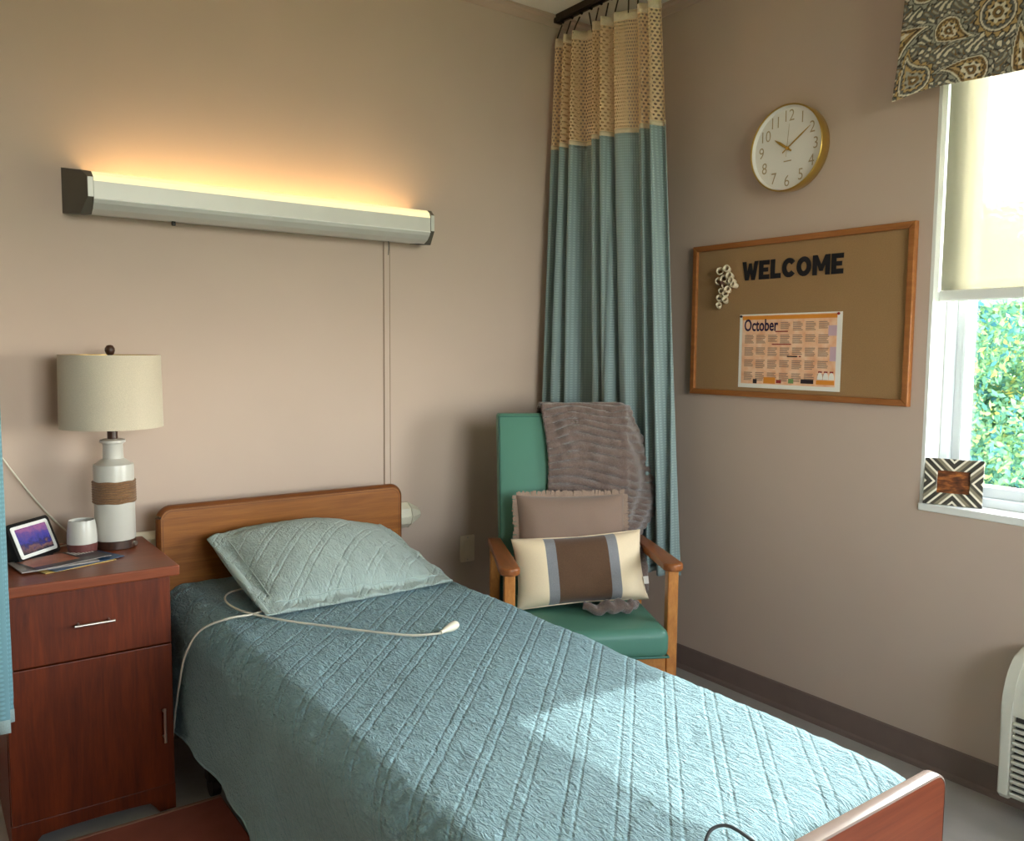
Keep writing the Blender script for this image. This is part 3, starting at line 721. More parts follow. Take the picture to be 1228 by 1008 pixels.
d = Vector((.075, .028, .004)).normalized(); p0 = Vector((-.065, -.025, .012)); L = [(0, .005), (.012, .0055), (.016, .0065), (.02, .0075), (.045, .0125), (.062, .0125), (.07, .009), (.073, .003)]
tube('push_button', [p0 + d * a for a, _ in L], [r for _, r in L], M['cream_plastic'], cc, 12)
lc = tube('cable_loop', catmull([(-1.70, -2.14, .586), (-1.685, -2.115, .59), (-1.655, -2.10, .605), (-1.632, -2.115, .612), (-1.622, -2.15, .604), (-1.625, -2.185, .60)], 8), .0028, M['cordgrey'])
tag(lc, 'thin dark cable loop at the footboard end of the quilt', 'cable')

# floor mat
mt = empty('floor_mat', (-2.42, -.47, 0), 0, 'reddish brown floor mat beside the bed', 'mat')
box('pad', -.75, .50, -2.0, 0, .001, .013, M['mat'], mt, .004)
box('border', -.75, .50, -.012, .004, .0005, .0145, M['mat_edge'], mt, .003)

# ------------------------------------------------------------------ nightstand
ns = empty('nightstand', (-2.245, -.22, 0), 0, 'cherry wood nightstand with drawer and door beside the bed', 'nightstand')
X0, X1, YB, YFr = -.21, .205, .235, -.222        # local
ZT = .725
box('top', X0 - .016, X1 + .02, YFr - .022, YB, ZT - .030, ZT, M['cherry_top'], ns, .004)
bm = bmesh.new()
bbox(bm, X0, X0 + .018, YFr + .02, YB - .005, .0, ZT - .031); bbox(bm, X1 - .018, X1, YFr + .02, YB - .005, .0, ZT - .031)
bbox(bm, X0 + .018, X1 - .018, YB - .02, YB - .008, .06, ZT - .031); bbox(bm, X0 + .018, X1 - .018, YFr + .02, YB - .02, .075, .09)
bbox(bm, X0 + .018, X1 - .018, YFr + .02, YB - .02, .485, .5)
finish('carcass', bm, M['cherry'], ns)
dr = box('drawer', X0 + .002, X1 - .002, YFr, YFr + .02, .4985, ZT - .034, M['cherry'], ns, .002)
do = box('door', X0 + .002, X1 - .002, YFr, YFr + .02, .078, .4945, M['cherry'], ns, .002)
# arched apron with feet
ap = [(X0, 0), (X0 + .045, 0), (X0 + .055, .018)]
ap += [(X0 + .07 + (X1 - X0 - .14) * i / 12, .034 + .004 * math.sin(PI * i / 12)) for i in range(13)]
ap += [(X1 - .055, .018), (X1 - .045, 0), (X1, 0), (X1, .076), (X0, .076)]
prism('apron', ap, 1, YFr + .004, YFr + .02, M['cherry'], ns, .001)
def handle(parent, a, b):
    a, b = Vector(a), Vector(b); t = (b - a).normalized()
    tube('handle', [a, b], .0038, M['metal'], parent, 10)
    for e in (a + t * .012, b - t * .012): tube('post', [e, e + Vector((0, .026, 0))], .003, M['metal'], parent, 8)
handle(dr, (-.048, YFr - .024, .596), (.052, YFr - .024, .596))
handle(do, (.174, YFr - .024, .215), (.174, YFr - .024, .315))

# table lamp
la = empty('table_lamp', (-2.122, -.125, ZT), 0, 'white ceramic table lamp with rope band and drum shade on nightstand', 'lamp')
lathe('foot', [(.055, 0), (.058, .002), (.058, .024), (.055, .026)], M['lampwood'], la)
tube('switch_knob', [(.044, -.037, .013), (.05, -.043, .013)], .0075, M['metal'], la, 12)
lathe('body', [(.056, .0262), (.058, .03), (.0575, .252), (.0565, .258), (.050, .2605), (.036, .272), (.0295, .276), (.0285, .318), (.031, .322), (.0365, .325), (.0365, .332), (.026, .336)], M['ceramic'], la)
bm = bmesh.new()
for k in range(9):
    z = .145 + k * .0075; bm_tube(bm, [(.0590 * math.cos(2 * PI * i / 40), .0590 * math.sin(2 * PI * i / 40), z + .001 * math.sin(i)) for i in range(40)], .0041, 6, True)
rp = finish('rope_band', bm, M['rope'], la, True)
lathe('socket', [(.015, .336), (.015, .36), (.012, .375), (.012, .40)], M['lampwood'], la, 20)
bm = bmesh.new(); n = 56; R0, R1, Z0, Z1 = .146, .143, .372, .592
rings = []
for r, z in ((R0, Z0), (R1, Z1), (R1 - .003, Z1), (R0 - .003, Z0)): rings.append([bm.verts.new((r * math.cos(2 * PI * i / n), r * math.sin(2 * PI * i / n), z)) for i in range(n)])
for k in range(4):
    A, B = rings[k], rings[(k + 1) % 4]
    for i in range(n):
        f = bm.faces.new((A[i], A[(i + 1) % n], B[(i + 1) % n], B[i])); f.material_index = 1 if k == 2 else 0
finish('shade', bm, [M['shade'], M['goldlin']], la, True, angle=40)
bm = bmesh.new()
for k in range(3):
    a = k * 2 * PI / 3 + .4; bm_tube(bm, [(0, 0, Z1 - .018), (.13 * math.cos(a), .13 * math.sin(a), Z1 - .018), (.141 * math.cos(a), .141 * math.sin(a), Z1 - .004)], .0016, 6)
for a in (0, PI): bm_tube(bm, catmull([(.012 * math.cos(a), 0, .40), (.045 * math.cos(a), 0, .45), (.04 * math.cos(a), 0, .54), (0, 0, Z1 - .018)], 6), .0018, 6)
finish('harp', bm, M['metal'], la, True)
lathe('bulb', [(.012, .40), (.013, .42), (.024, .445), (.03, .47), (.026, .495), (.012, .508), (.002, .511)], M['white'], la, 24)
lathe('finial', [(.006, Z1 - .02), (.006, Z1 - .002), (.011, Z1 + .002), (.0145, Z1 + .012), (.014, Z1 + .02), (.009, Z1 + .028), (.003, Z1 + .03)], M['lampwood'], la, 20)

# mug
mg = empty('mug', (-2.222, -.168, ZT), 0, 'white and maroon stoneware cup in front of the lamp', 'cup')
lathe('base_glaze', [(.034, 0), (.038, .003), (.0405, .018), (.0415, .034)], M['mugbrown'], mg, 36)
lathe('cup', [(.0415, .0342), (.0412, .055), (.0385, .085), (.036, .101), (.0352, .103), (.0335, .1025), (.0335, .1), (.0355, .08), (.037, .04), (.0365, .036)], M['ceramic'], mg, 36)

# smart display
sd = empty('smart_display', (-2.345, -.15, ZT), math.radians(46), 'small black tabletop display with mountain wallpaper on nightstand', 'display')
sd.scale = (.88, .88, .88); sd.location.x -= .012
tilt = math.radians(22)
def tl_(y, z): return (y * math.cos(tilt) + z * math.sin(tilt), -y * math.sin(tilt) + z * math.cos(tilt))
prism('stand', [(-.035, 0), (.055, 0), (.045, .05), (.02, .10), (-.02, .06)], 0, -.07, .07, M['black'], sd, .006)
fr = empty('front_panel', (0, 0, 0)); COL.objects.unlink(fr); bpy.data.objects.remove(fr)
def panel(name, x0, x1, z0, z1, y0, y1, mat, r):
    o = prism(name, rrect(x0, x1, z0, z1, r, 5), 1, y0, y1, mat, sd, .001); o.location = (0, -.04, .006); o.rotation_euler = (-tilt, 0, 0); return o
panel('casing', -.098, .098, 0, .132, -.002, .014, M['black'], .012)
panel('bezel', -.086, .086, .012, .121, -.0035, -.0015, M['white'], .008)
panel('screen', -.071, .071, .023, .110, -.0046, -.003, M['screen'], .002)
dc = tube('display_cord', catmull([(-2.52, WY - .012, 1.22), (-2.46, WY - .012, 1.11), (-2.40, WY - .014, 1.0), (-2.33, WY - .014, .885), (-2.27, WY - .016, .80), (-2.225, WY - .03, .745), (-2.235, -.03, .7305), (-2.28, -.06, .7305), (-2.31, -.1, .733)], 8), .0026, M['cordwhite'])
tag(dc, 'thin white cord running down the wall to the tabletop display', 'cord')

# papers and booklets on the nightstand
def booklet(name, cx, cy, z, rz, wdt, dep, h, mat, label, page=None, cat='booklet'):
    t = empty(name, (cx, cy, z), rz, label, cat, 'printed papers on the nightstand')
    box('cover', -wdt / 2, wdt / 2, -dep / 2, dep / 2, h * .86, h, mat, t, .0002, 1)
    box('pages', -wdt / 2 + .001, wdt / 2 - .001, -dep / 2 + .001, dep / 2 - .001, 0, h * .86, page or M['paperwhite'], t, .0002, 1)
    return t
z0 = ZT + .0004
booklet('booklet', -2.27, -.275, z0, math.radians(18), .20, .13, .002, M['mag_yellow'], 'yellow edged leaflet at the bottom of the papers on the nightstand', M['mag_yellow'])
booklet('booklet', -2.25, -.268, z0 + .0022, math.radians(24), .21, .125, .002, M['mag_blue'], 'blue covered leaflet fanned out under the dark booklet', M['mag_blue'])
b3 = booklet('booklet', -2.31, -.262, z0 + .0044, math.radians(8), .20, .14, .004, M['mag_grey'], 'grey booklet with thick pages poking out at the front of the pile', M['mag_grey'])
b4 = booklet('booklet', -2.285, -.25, z0 + .0088, math.radians(20), .21, .14, .0022, M['mag_dark'], 'dark glossy booklet with orange picture on top of the papers', M['mag_grey'])
box('cover_picture', -.1, .03, -.035, .067, .0022, .0024, M['mag_orange'], b4, 0)
for k in range(7): box('title_stroke', .04 + k * .0085, .0445 + k * .0085, .008, .06, .0022, .0026, M['paperwhite'], b4, 0)

# ------------------------------------------------------------------ armchair
CH = Vector((-.745, -.715, 0)); CR = math.radians(-28)
ch = empty('armchair', CH, CR, 'green vinyl high-back armchair with wooden arms in the corner', 'armchair')
# local: x lateral, -y forward
bk0, bk1 = .175, .315                   # back front face at seat and at top
def backface(z): return bk0 + (bk1 - bk0) * (z - .40) / .70
prism('backrest', [(backface(.36), .36), (backface(1.085), 1.085), (backface(1.1) + .008, 1.10), (backface(1.1) + .06, 1.10), (backface(1.085) + .075, 1.085), (backface(.36) + .075, .36)], 0, -.25, .25, M['vinylgreen'], ch, .012, 3, True)
tube('piping', [(-.246, backface(.40) + .003, .40), (-.246, backface(1.09) + .003, 1.09), (.246, backface(1.09) + .003, 1.09), (.246, backface(.40) + .003, .40)], .004, M['vinylgreen_pipe'], ch, 8)
box('seat', -.247, .247, -.275, .19, .345, .445, M['vinylgreen'], ch, .03, 5)
tube('seat_piping', [(-.243, .17, .352), (-.243, -.27, .352), (.243, -.27, .352), (.243, .17, .352)], .004, M['vinylgreen_pipe'], ch, 8)
box('seat_frame', -.245, .245, -.235, .22, .285, .343, M['armwood'], ch, .004)
for s in (-1, 1):
    # arm: flat paddle widening toward the front with a rounded nose
    pl_ = []
    for i in range(13):
        a = math.radians(-90 + 180 * i / 12); pl_.append((s * .272 + .034 * math.sin(a), -.205 - .03 * math.cos(a)))
    pl_ += [(s * .272 + .026, .0), (s * .272 + .024, .22), (s * .272 - .024, .22), (s * .272 - .026, .0)]
    prism('arm', pl_, 2, .622, .648, M['armtop'], ch, .007, 3, True)
    box('leg', s * .272 - .018, s * .272 + .018, -.215, -.178, 0, .622, M['armwood'], ch, .004)
    prism('leg', [(.175, .622), (.212, .622), (.262, 0), (.228, 0)], 0, s * .272 - .018, s * .272 + .018, M['armwood'], ch, .004)
    prism('side_rail', [(-.178, .29), (-.178, .335), (.2, .335), (.2, .29)], 0, s * .262 - .010, s * .262 + .010, M['armwood'], ch, .003)

# throw blanket on the chair
th = empty('throw_blanket', CH + Vector((0, 0, .445)), CR, 'grey brown plush throw draped over the chair back', 'throw')
def throw_pt(u, v):
    # v: 0 = hanging behind the back, .3 = over the top edge, 1 = seat level in front
    zt = 1.106
    if v < .22: z = .80 + (zt - .80) * v / .22; y = backface(z) + .092
    elif v < .32:
        a = (v - .22) / .1 * PI; y = backface(1.10) + .034 + .058 * math.cos(a); z = zt + .028 * math.sin(a)
    else:
        q = (v - .32) / .68; z = zt - q * (zt - .47); y = backface(z) - .020
    f = max(0, (v - .32) / .68)
    right = .272 + .16 * math.sin(PI * min(1, f * 1.35)) ** 1.2 * (1 if f < .74 else max(0, 1 - (f - .74) * 5)) - .03 * max(0, f - .7) 
    left = -.085 + .02 * math.sin(f * 5)
    x = left + (right - left) * u
    # folds that fall from the top right corner
    over = max(0, x - .235)
    y += over * .9 - .034 * math.exp(-((u - .86) / .05) ** 2) * f ** .5 - .026 * math.exp(-((u - .70) / .045) ** 2) * f ** .5
    z -= over * .35
    z += .012 * math.sin(u * 5) * (1 if v > .3 else 0) * (0 if .2 < v < .36 else .4)
    rib = .0105 * math.sin((v * 200 + 2.5 * math.sin(u * 7) + 7 * fbm(u * 3, v * 4, 1))) * (.6 + .6 * fbm(u * 9, v * 14, 8))
    rib2 = .010 * fbm(u * 4, v * 7, 4) + .005 * fbm(u * 14, v * 16, 2)
    y -= rib + rib2
    if .2 < v < .34: z += .5 * rib
    return (x, y, z - .445)
grid('drape', throw_pt, 100, 300, M['fur'], th, solid=.012)
# bunched end lying on the seat and beside the cushion
def lump(name, pts, rad, parent, seed):
    bm = bmesh.new(); cp_ = catmull(pts, 8); N = len(cp_)
    bm_tube(bm, cp_, [rad * (.65 + .5 * math.sin(PI * i / (N - 1)) + .18 * fbm(i * .35, seed)) for i in range(N)], 14)
    for v_ in bm.verts: v_.co += Vector((0, 0, .006 * math.sin(v_.co.x * 120 + v_.co.y * 60) )) + Vector((0, .004, .002)) * fbm(v_.co.x * 60, v_.co.y * 60, seed)
    return finish(name, bm, M['fur'], parent, True)
lump('bunched_end', [(.0, -.085, .026), (.05, -.11, .024), (.10, -.115, .034), (.15, -.105, .026), (.19, -.07, .03)], .019, th, 2)
lump('bunched_end', [(.19, .10, .24), (.222, .06, .17), (.228, .01, .09), (.222, -.03, .035)], .026, th, 5)

# cushions
def cushion(t, wdt, hgt, thick, mats, zone, nu=48, nv=32, pinch=.06, nm='cover'):
    vts, uvs, fcs, mid = [], [], [], []
    for sgn in (-1, 1):
        for j in range(nv + 1):
            for i in range(nu + 1):
                u, v = i / nu * 2 - 1, j / nv * 2 - 1
                b = (max(0, 1 - u ** 4)) ** .6 * (max(0, 1 - v ** 4)) ** .6
                px = 1 - pinch * (1 - v * v) * abs(u) ** 3 * .6; pz = 1 - pinch * (1 - u * u) * abs(v) ** 3
                x = u * wdt / 2 * px; z = v * hgt / 2 * pz
                y = sgn * (thick / 2 * b + .002) + .004 * fbm(x * 14, z * 14, sgn) * b
                vts.append((x, y, z + hgt / 2)); uvs.append((x, z))
    W_ = nu + 1; O_ = W_ * (nv + 1)
    for k in (0, 1):
        for j in range(nv):
            for i in range(nu):
                a = k * O_ + j * W_ + i; fcs.append((a, a + 1, a + W_ + 1, a + W_)); mid.append(zone((i + .5) / nu * 2 - 1))
    for i in range(nu):
        fcs.append((i, O_ + i, O_ + i + 1, i + 1)); a = nv * W_ + i; fcs.append((a, a + 1, O_ + a + 1, O_ + a)); mid += [zone((i + .5) / nu * 2 - 1)] * 2
    for j in range(nv):
        a = j * W_; fcs.append((a, a + W_, O_ + a + W_, O_ + a)); a = j * W_ + nu; fcs.append((a, O_ + a, O_ + a + W_, a + W_)); mid += [zone(-1), zone(1)]
    return raw(nm, vts, fcs, mats, t, True, uvs, mid)
def chair_local(x, y, z): 
    c, s = math.cos(CR), math.sin(CR); return (CH.x + c * x - s * y, CH.y + s * x + c * y, z)
tp = empty('cushion', chair_local(.0, .085, .535), CR, 'taupe cushion with frayed fringe edge behind the lumbar cushion', 'cushion', 'cushions on the armchair')
tp.rotation_euler = (math.radians(-14), 0, CR)
cushion(tp, .40, .29, .12, M['taupepillow'], lambda u: 0)
bm = bmesh.new(); rnd = random.Random(3)
def fringe(p, q, nrm, k):
    p, q, nrm = Vector(p), Vector(q), Vector(nrm)
    for i in range(k):
        a = p.lerp(q, i / k); b = p.lerp(q, (i + 1.25) / k); ln = rnd.uniform(.014, .022); sk = (q - p).normalized() * rnd.uniform(-.004, .004); yo = Vector((0, rnd.uniform(-.003, .003), 0))
        v0, v1, v2, v3 = (bm.verts.new(x) for x in (a - nrm * .004, b - nrm * .004, b + nrm * ln + sk + yo, a + nrm * ln + sk + yo)); bm.faces.new((v0, v1, v2, v3))
        v4, v5, v6, v7 = (bm.verts.new(x + Vector((0, .003, 0))) for x in (a - nrm * .004, b - nrm * .004, b + nrm * ln + sk + yo, a + nrm * ln + sk + yo)); bm.faces.new((v7, v6, v5, v4))
        for e in ((v0, v4, v5, v1), (v1, v5, v6, v2), (v2, v6, v7, v3), (v3, v7, v4, v0)): bm.faces.new(e)
w2 = .20
fringe((-w2, 0, .285), (w2, 0, .285), (0, 0, 1), 70); fringe((-w2 + .004, 0, .0), (-w2 + .004, 0, .29), (-1, 0, 0), 55); fringe((w2 - .004, 0, 0), (w2 - .004, 0, .29), (1, 0, 0), 55)
finish('fringe', bm, M['fringe'], tp)
lp = empty('cushion', chair_local(.012, -.035, .462), CR, 'cream lumbar cushion with brown centre and grey stripes on the seat', 'cushion', 'cushions on the armchair')
lp.rotation_euler = (math.radians(-20), math.radians(-3), CR)
cushion(lp, .468, .245, .125, [M['cream'], M['stripe'], M['brownweave']], lambda u: 2 if -.36 < u < .40 else (1 if -.52 < u < .56 else 0), nu=64, pinch=.09)
bm = bmesh.new(); bm_tube(bm, [(x * .232 * (1 - .05 * (1 - abs(z))), 0, .1225 + z * .121) for x, z in [(-1, -1), (-.5, -.95), (0, -.92), (.5, -.95), (1, -1), (.98, -.4), (.97, 0), (.98, .4), (1, 1), (.5, .95), (0, .92), (-.5, .95), (-1, 1), (-.98, .4), (-.97, 0), (-.98, -.4)]], .003, 6, True)
finish('piping', bm, M['cream'], lp, True)
box('tag', .216, .234, -.028, -.026, .052, .078, M['paperwhite'], lp, .0003, 1)

# ------------------------------------------------------------------ privacy curtains
def curtain(name, label, x_c, y_top, y_bot, z_hem, z_split, z_top, folds, matbody, seed, amp0, amp1, xoff, flip=1):
    t = empty(name, (x_c, 0, z_hem), 0, label, 'curtain')
    rnd = random.Random(seed); ph = [rnd.uniform(-.5, .5) for _ in range(60)]; am = [rnd.uniform(.35, 1.3) for _ in range(60)]
    def pt(u, z):
        k = (z_top - z) / (z_top - z_hem)                          # 0 at top
        f = u * folds; i = int(f); fr_ = f - i; wv = am[i % 60] * (1 - fr_) + am[(i + 1) % 60] * fr_; pv = ph[i % 60] * (1 - fr_) + ph[(i + 1) % 60] * fr_
        A_ = (amp0 + (amp1 - amp0) * k ** .7) * wv
        y = (y_top[0] + (y_top[1] - y_top[0]) * u) * (1 - k) + (y_bot[0] + (y_bot[1] - y_bot[0]) * u) * k
        th_ = 2 * PI * (f + .28 * math.sin(2 * PI * f / 2.7 + seed) + pv * (.3 + .7 * k))
        x = A_ * math.sin(th_) + .25 * A_ * math.sin(2 * th_ + k * 2 + i) + xoff(u, k)
        y += .012 * k * math.sin(2 * th_ + 1)
        return (x, y, z - z_hem)
    NUc = folds * 18; width = folds * .17
    grid('panel', lambda u, v: pt(u, z_hem + v * (z_split - z_hem)), NUc, 60, matbody, t, uvf=lambda u, v: (u * width, v * (z_split - z_hem)), solid=.002)
    grid('net_top', lambda u, v: pt(u, z_split + v * (z_top - z_split)), NUc, 24, M['net'], t, uvf=lambda u, v: (u * width, v * (z_top - z_split)))
    def band(nm, za, zb_, mat, off):
        def f(u, v):
            p = pt(u, za + v * (zb_ - za)); return (p[0] - off, p[1], p[2])
        grid(nm, f, NUc, 2, mat, t, uvf=lambda u, v: (u * width, v), solid=.003)
    band('seam_band', z_split - .006, z_split + .012, M['netband'], .0)
    band('heading_tape', z_top - .035, z_top, M['netband'], 0)
    band('hem', z_hem, z_hem + .03, M['curtain_hem'], .0)
    return t, pt
zt_ = 2.662
cu, cpt = curtain('privacy_curtain', 'blue privacy curtain with cream net top bunched in the corner behind the armchair', -.285, (.0, -.585), (-.02, -.705), .47, 2.20, zt_, 7, M['curtain'], 4, .036, .08,
    lambda u, k: k * (-.06 * (1 - u) ** 2 + .05 * u))
for k in range(10):
    u = (k + .25) / 10; p = cpt(u, zt_)
    tube('hook', catmull([(p[0], p[1], p[2] - .012), (p[0] * .6, p[1], p[2] + .02), (0, p[1], p[2] + .062)], 4), .003, M['bronze'], cu, 6)
tr = empty('curtain_track', (-.285, WY, CZ), 0, 'dark bronze ceiling track carrying the corner curtain', 'curtain track')
prism('rail', [(-.018, 0), (-.018, -.028), (-.006, -.028), (-.006, -.022), (-.013, -.02), (-.013, -.005), (.013, -.005), (.013, -.02), (.006, -.022), (.006, -.028), (.018, -.028), (.018, 0)], 1, -3.4, -.024, M['bronze'], tr)
box('end_stop', -.021, .021, -.022, -.012, -.034, -.001, M['bronze'], tr)
for k in range(10):
    y = -.61 * (k + .25) / 10; tube('glider', [(-.008, y - WY, -.034), (.008, y - WY, -.034)], .006, M['black'], tr, 8)
cl, cpl = curtain('privacy_curtain', 'light blue privacy curtain hanging at the left edge beside the nightstand', -2.528, (-.15, -.72), (-.22, -.80), .485, 2.20, zt_, 8, M['leftcurtain'], 11, .03, .045, lambda u, k: .08 * max(0, u - .8) / .2)
t2 = empty('curtain_track', (-2.528, WY, CZ), 0, 'dark bronze ceiling track carrying the left curtain', 'curtain track')
prism('rail', [(-.018, 0), (-.018, -.028), (.018, -.028), (.018, 0)], 1, -3.4, -.024, M['bronze'], t2)
for k in range(8):
    u = (k + .25) / 8; p = cpl(u, zt_); tube('hook', [(p[0], p[1], p[2] - .012), (0, p[1], p[2] + .082)], .003, M['bronze'], cl, 6)

# ------------------------------------------------------------------ wall clock
CKY, CKZ = -.995, 2.068
ck = empty('wall_clock', (0, CKY, CKZ), 0, 'round white wall clock with gold rim above the bulletin board', 'clock')
MW = Matrix(((0, 0, -1, 0), (-1, 0, 0, 0), (0, 1, 0, 0), (0, 0, 0, 1)))      # text XY -> wall plane (faces -x)
def lathx(name, prof, mat, n=56):
    o = lathe(name, prof, mat, ck, n); o.rotation_euler = (0, -PI / 2, 0); return o
lathx('rim', [(.146, .0), (.15, .004), (.1525, .03), (.1525, .046), (.1515, .05), (.1495, .0515), (.1475, .05), (.1465, .042), (.1465, .03)], M['gold'])
lathx('dial', [(.1462, .02), (.1462, .032)], M['dial'])
lathx('face_ring', [(.1464, .031), (.1464, .046), (.142, .033), (.142, .0322)], M['dial'])
for hh in range(1, 13):
    a = math.radians(90 - 30 * hh); r = .114
    mt_ = Matrix.Translation((-.0324, -r * math.cos(a), r * math.sin(a) - .019)) @ MW
    text('numeral', str(hh), .058, M['goldline'], ck, mt_, -.0004, .0003, 'CENTER', .85)
def hand(name, ang, ln, wd, x, mat, tail=.02):
    a = math.radians(90 - ang); dx, dz = -math.cos(a), math.sin(a); nx, nz = -dz, dx
    P = [(-tail, wd * .6), (ln * .6, wd), (ln, wd * .2), (ln, -wd * .2), (ln * .6, -wd), (-tail, -wd * .6)]
    prism(name, [(dx * l + nx * s_, dz * l + nz * s_) for l, s_ in P], 0, x, x - .001, mat, ck)
hand('hour_hand', 304, .066, .005, -.0345, M['gold']); hand('minute_hand', 56, .112, .003, -.0362, M['gold'], .024); hand('second_hand', 5, .085, .0009, -.038, M['goldline'], .03)
lathx('hub', [(.006, .033), (.006, .040), (.003, .041)], M['gold'], 20)
box('dial_mark', -.0328, -.0322, -.016, .016, -.046, -.042, M['goldline'], ck, 0)

# ------------------------------------------------------------------ bulletin board
BY0, BY1, BZ0, BZ1 = -.551, -1.477, 1.17, 1.760
bb = empty('bulletin_board', (0, (BY0 + BY1) / 2, BZ0), 0, 'wood framed burlap bulletin board with WELCOME lettering', 'bulletin board')
hw, hh_ = (BY0 - BY1) / 2, BZ1 - BZ0; fw = .022
box('panel', -.012, -.001, -hw + fw, hw - fw, fw, hh_ - fw, M['cork'], bb, 0)
def mitre(pts): 
    pr_ = prism('frame_rail', pts, 0, -.024, 0, M['frameoak'], bb, .003); return pr_
mitre([(-hw, 0), (hw, 0), (hw - fw, fw), (-hw + fw, fw)]); mitre([(-hw, hh_), (-hw + fw, hh_ - fw), (hw - fw, hh_ - fw), (hw, hh_)])
mitre([(-hw, 0), (-hw + fw, fw), (-hw + fw, hh_ - fw), (-hw, hh_)]); mitre([(hw, 0), (hw, hh_), (hw - fw, hh_ - fw), (hw - fw, fw)])
BX = -.0125
# letters, cut from black card
H = .070
LET = {
 'W': [[(0, 1), (.24, 1), (.33, .42), (.44, .9), (.60, .9), (.71, .42), (.80, 1), (1.04, 1), (.84, 0), (.62, 0), (.52, .42), (.42, 0), (.20, 0)]],
 'E': [[(0, 0), (.66, 0), (.66, .24), (.27, .24), (.27, .39), (.58, .39), (.58, .61), (.27, .61), (.27, .76), (.66, .76), (.66, 1), (0, 1)]],
 'L': [[(0, 0), (.64, 0), (.64, .26), (.27, .26), (.27, 1), (0, 1)]],
 'M': [[(0, 0), (.25, 0), (.25, .55), (.40, .2), (.58, .2), (.73, .55), (.73, 0), (.98, 0), (.98, 1), (.72, 1), (.49, .5), (.26, 1), (0, 1)]],
}
def ringpoly(a0, a1, n=22, ro=(.43, .5), ri=(.17, .24)):
    o = [(.43 + ro[0] * math.cos(math.radians(a0 + (a1 - a0) * i / n)), .5 + ro[1] * math.sin(math.radians(a0 + (a1 - a0) * i / n))) for i in range(n + 1)]
    q = [(.43 + ri[0] * math.cos(math.radians(a1 + (a0 - a1) * i / n)), .5 + ri[1] * math.sin(math.radians(a1 + (a0 - a1) * i / n))) for i in range(n + 1)]
    return o, q
def letter(ch_, y, label):
    t = None; bm = bmesh.new()
    if ch_ in LET:
        poly = LET[ch_][0]; A = [bm.verts.new((0, -p[0] * H, p[1] * H)) for p in poly]; B = [bm.verts.new((-.0025, -p[0] * H, p[1] * H)) for p in poly]; n = len(A)
        bm.faces.new(A); bm.faces.new(B[::-1])
        for i in range(n): bm.faces.new((A[i], A[(i + 1) % n], B[(i + 1) % n], B[i]))
        bm.normal_update(); bmesh.ops.triangulate(bm, faces=[f for f in bm.faces if len(f.verts) > 4])
    else:
        a0, a1 = (38, 322) if ch_ == 'C' else (0, 360)
        o, q = ringpoly(a0, a1); q = q[::-1]
        for k in range(len(o) - 1):
            for xx, yy in ((0, 1), ):
                c = [(o[k]), (o[k + 1]), (q[k + 1]), (q[k])]
                A = [bm.verts.new((0, -p[0] * H, p[1] * H)) for p in c]; B = [bm.verts.new((-.0025, -p[0] * H, p[1] * H)) for p in c]
                bm.faces.new(A); bm.faces.new(B[::-1])
                for i in range(4): bm.faces.new((A[i], A[(i + 1) % 4], B[(i + 1) % 4], B[i]))
    ob = finish('card_letter', bm, M['blackpaper'], None, False, (BX, y, 1.612))
    return tag(ob, label, 'letter', 'WELCOME letters on the bulletin board')
yy = -.795
for c_, wd, lab in (('W', 1.06, 'black card letter W starting the word on the board'), ('E', .70, 'black card letter E between W and L on the board'), ('L', .68, 'black card letter L in the word on the board'), ('C', .84, 'black card letter C in the word on the board'), ('O', .90, 'black card letter O in the word on the board'), ('M', 1.02, 'black card letter M in the word on the board'), ('E', .7, 'black card letter E ending the word on the board')):
    letter(c_, yy, lab); yy -= wd * H + .003
# cream flower of curled shavings
fl_ = empty('wood_curl_flower', (BX, -.722, 1.625), 0, 'cream curled flower ornament pinned beside the letter W', 'ornament')
def curl(y, z, r, ln, ry, rz, mat=M['fcream']):
    bm = bmesh.new(); n = 14; rg = []
    for rr, q in ((r * .7, 0), (r * .86, ln * .5), (r * .95, ln), (r * .72, ln), (r * .6, ln * .5), (r * .45, 0)): rg.append([bm.verts.new((rr * math.cos(2 * PI * i / n), rr * math.sin(2 * PI * i / n), q)) for i in range(n)])
    for k in range(6):
        A, B = rg[k], rg[(k + 1) % 6]
        for i in range(n): bm.faces.new((A[i], A[(i + 1) % n], B[(i + 1) % n], B[i]))
    o = finish('petal', bm, mat, fl_, True, (-.004, y * 1.15, z * 1.1)); o.rotation_euler = (0, ry * .3 - 1.0, rz * .6 + .5); return o
for (y, z, r, ry, rz) in ((.028, .022, .016, -1.2, .2), (-.008, .028, .015, -1.0, -.4), (.036, -.012, .016, -1.3, .5), (.008, -.004, .015, -1.5, 0), (-.022, .004, .015, -1.1, -.6), (-.034, -.016, .014, -1.0, -.9), (-.044, -.03, .013, -.9, -1), (.004, -.03, .015, -1.2, .2), (-.012, -.045, .014, -.8, -.2), (.002, -.06, .014, -.8, .2), (.022, -.05, .012, -.9, .3), (.026, -.075, .014, -.7, .1), (.0, -.082, .013, -.6, 0), (.028, -.10, .012, -.6, .1)):
    curl(y, z, r, .026, ry, rz)
lathe('centre', [(.012, 0), (.013, .006), (.007, .012), (.002, .013)], M['fbrown'], fl_, 16, (-.02, .006, -.018)).rotation_euler = (0, -PI / 2, 0)
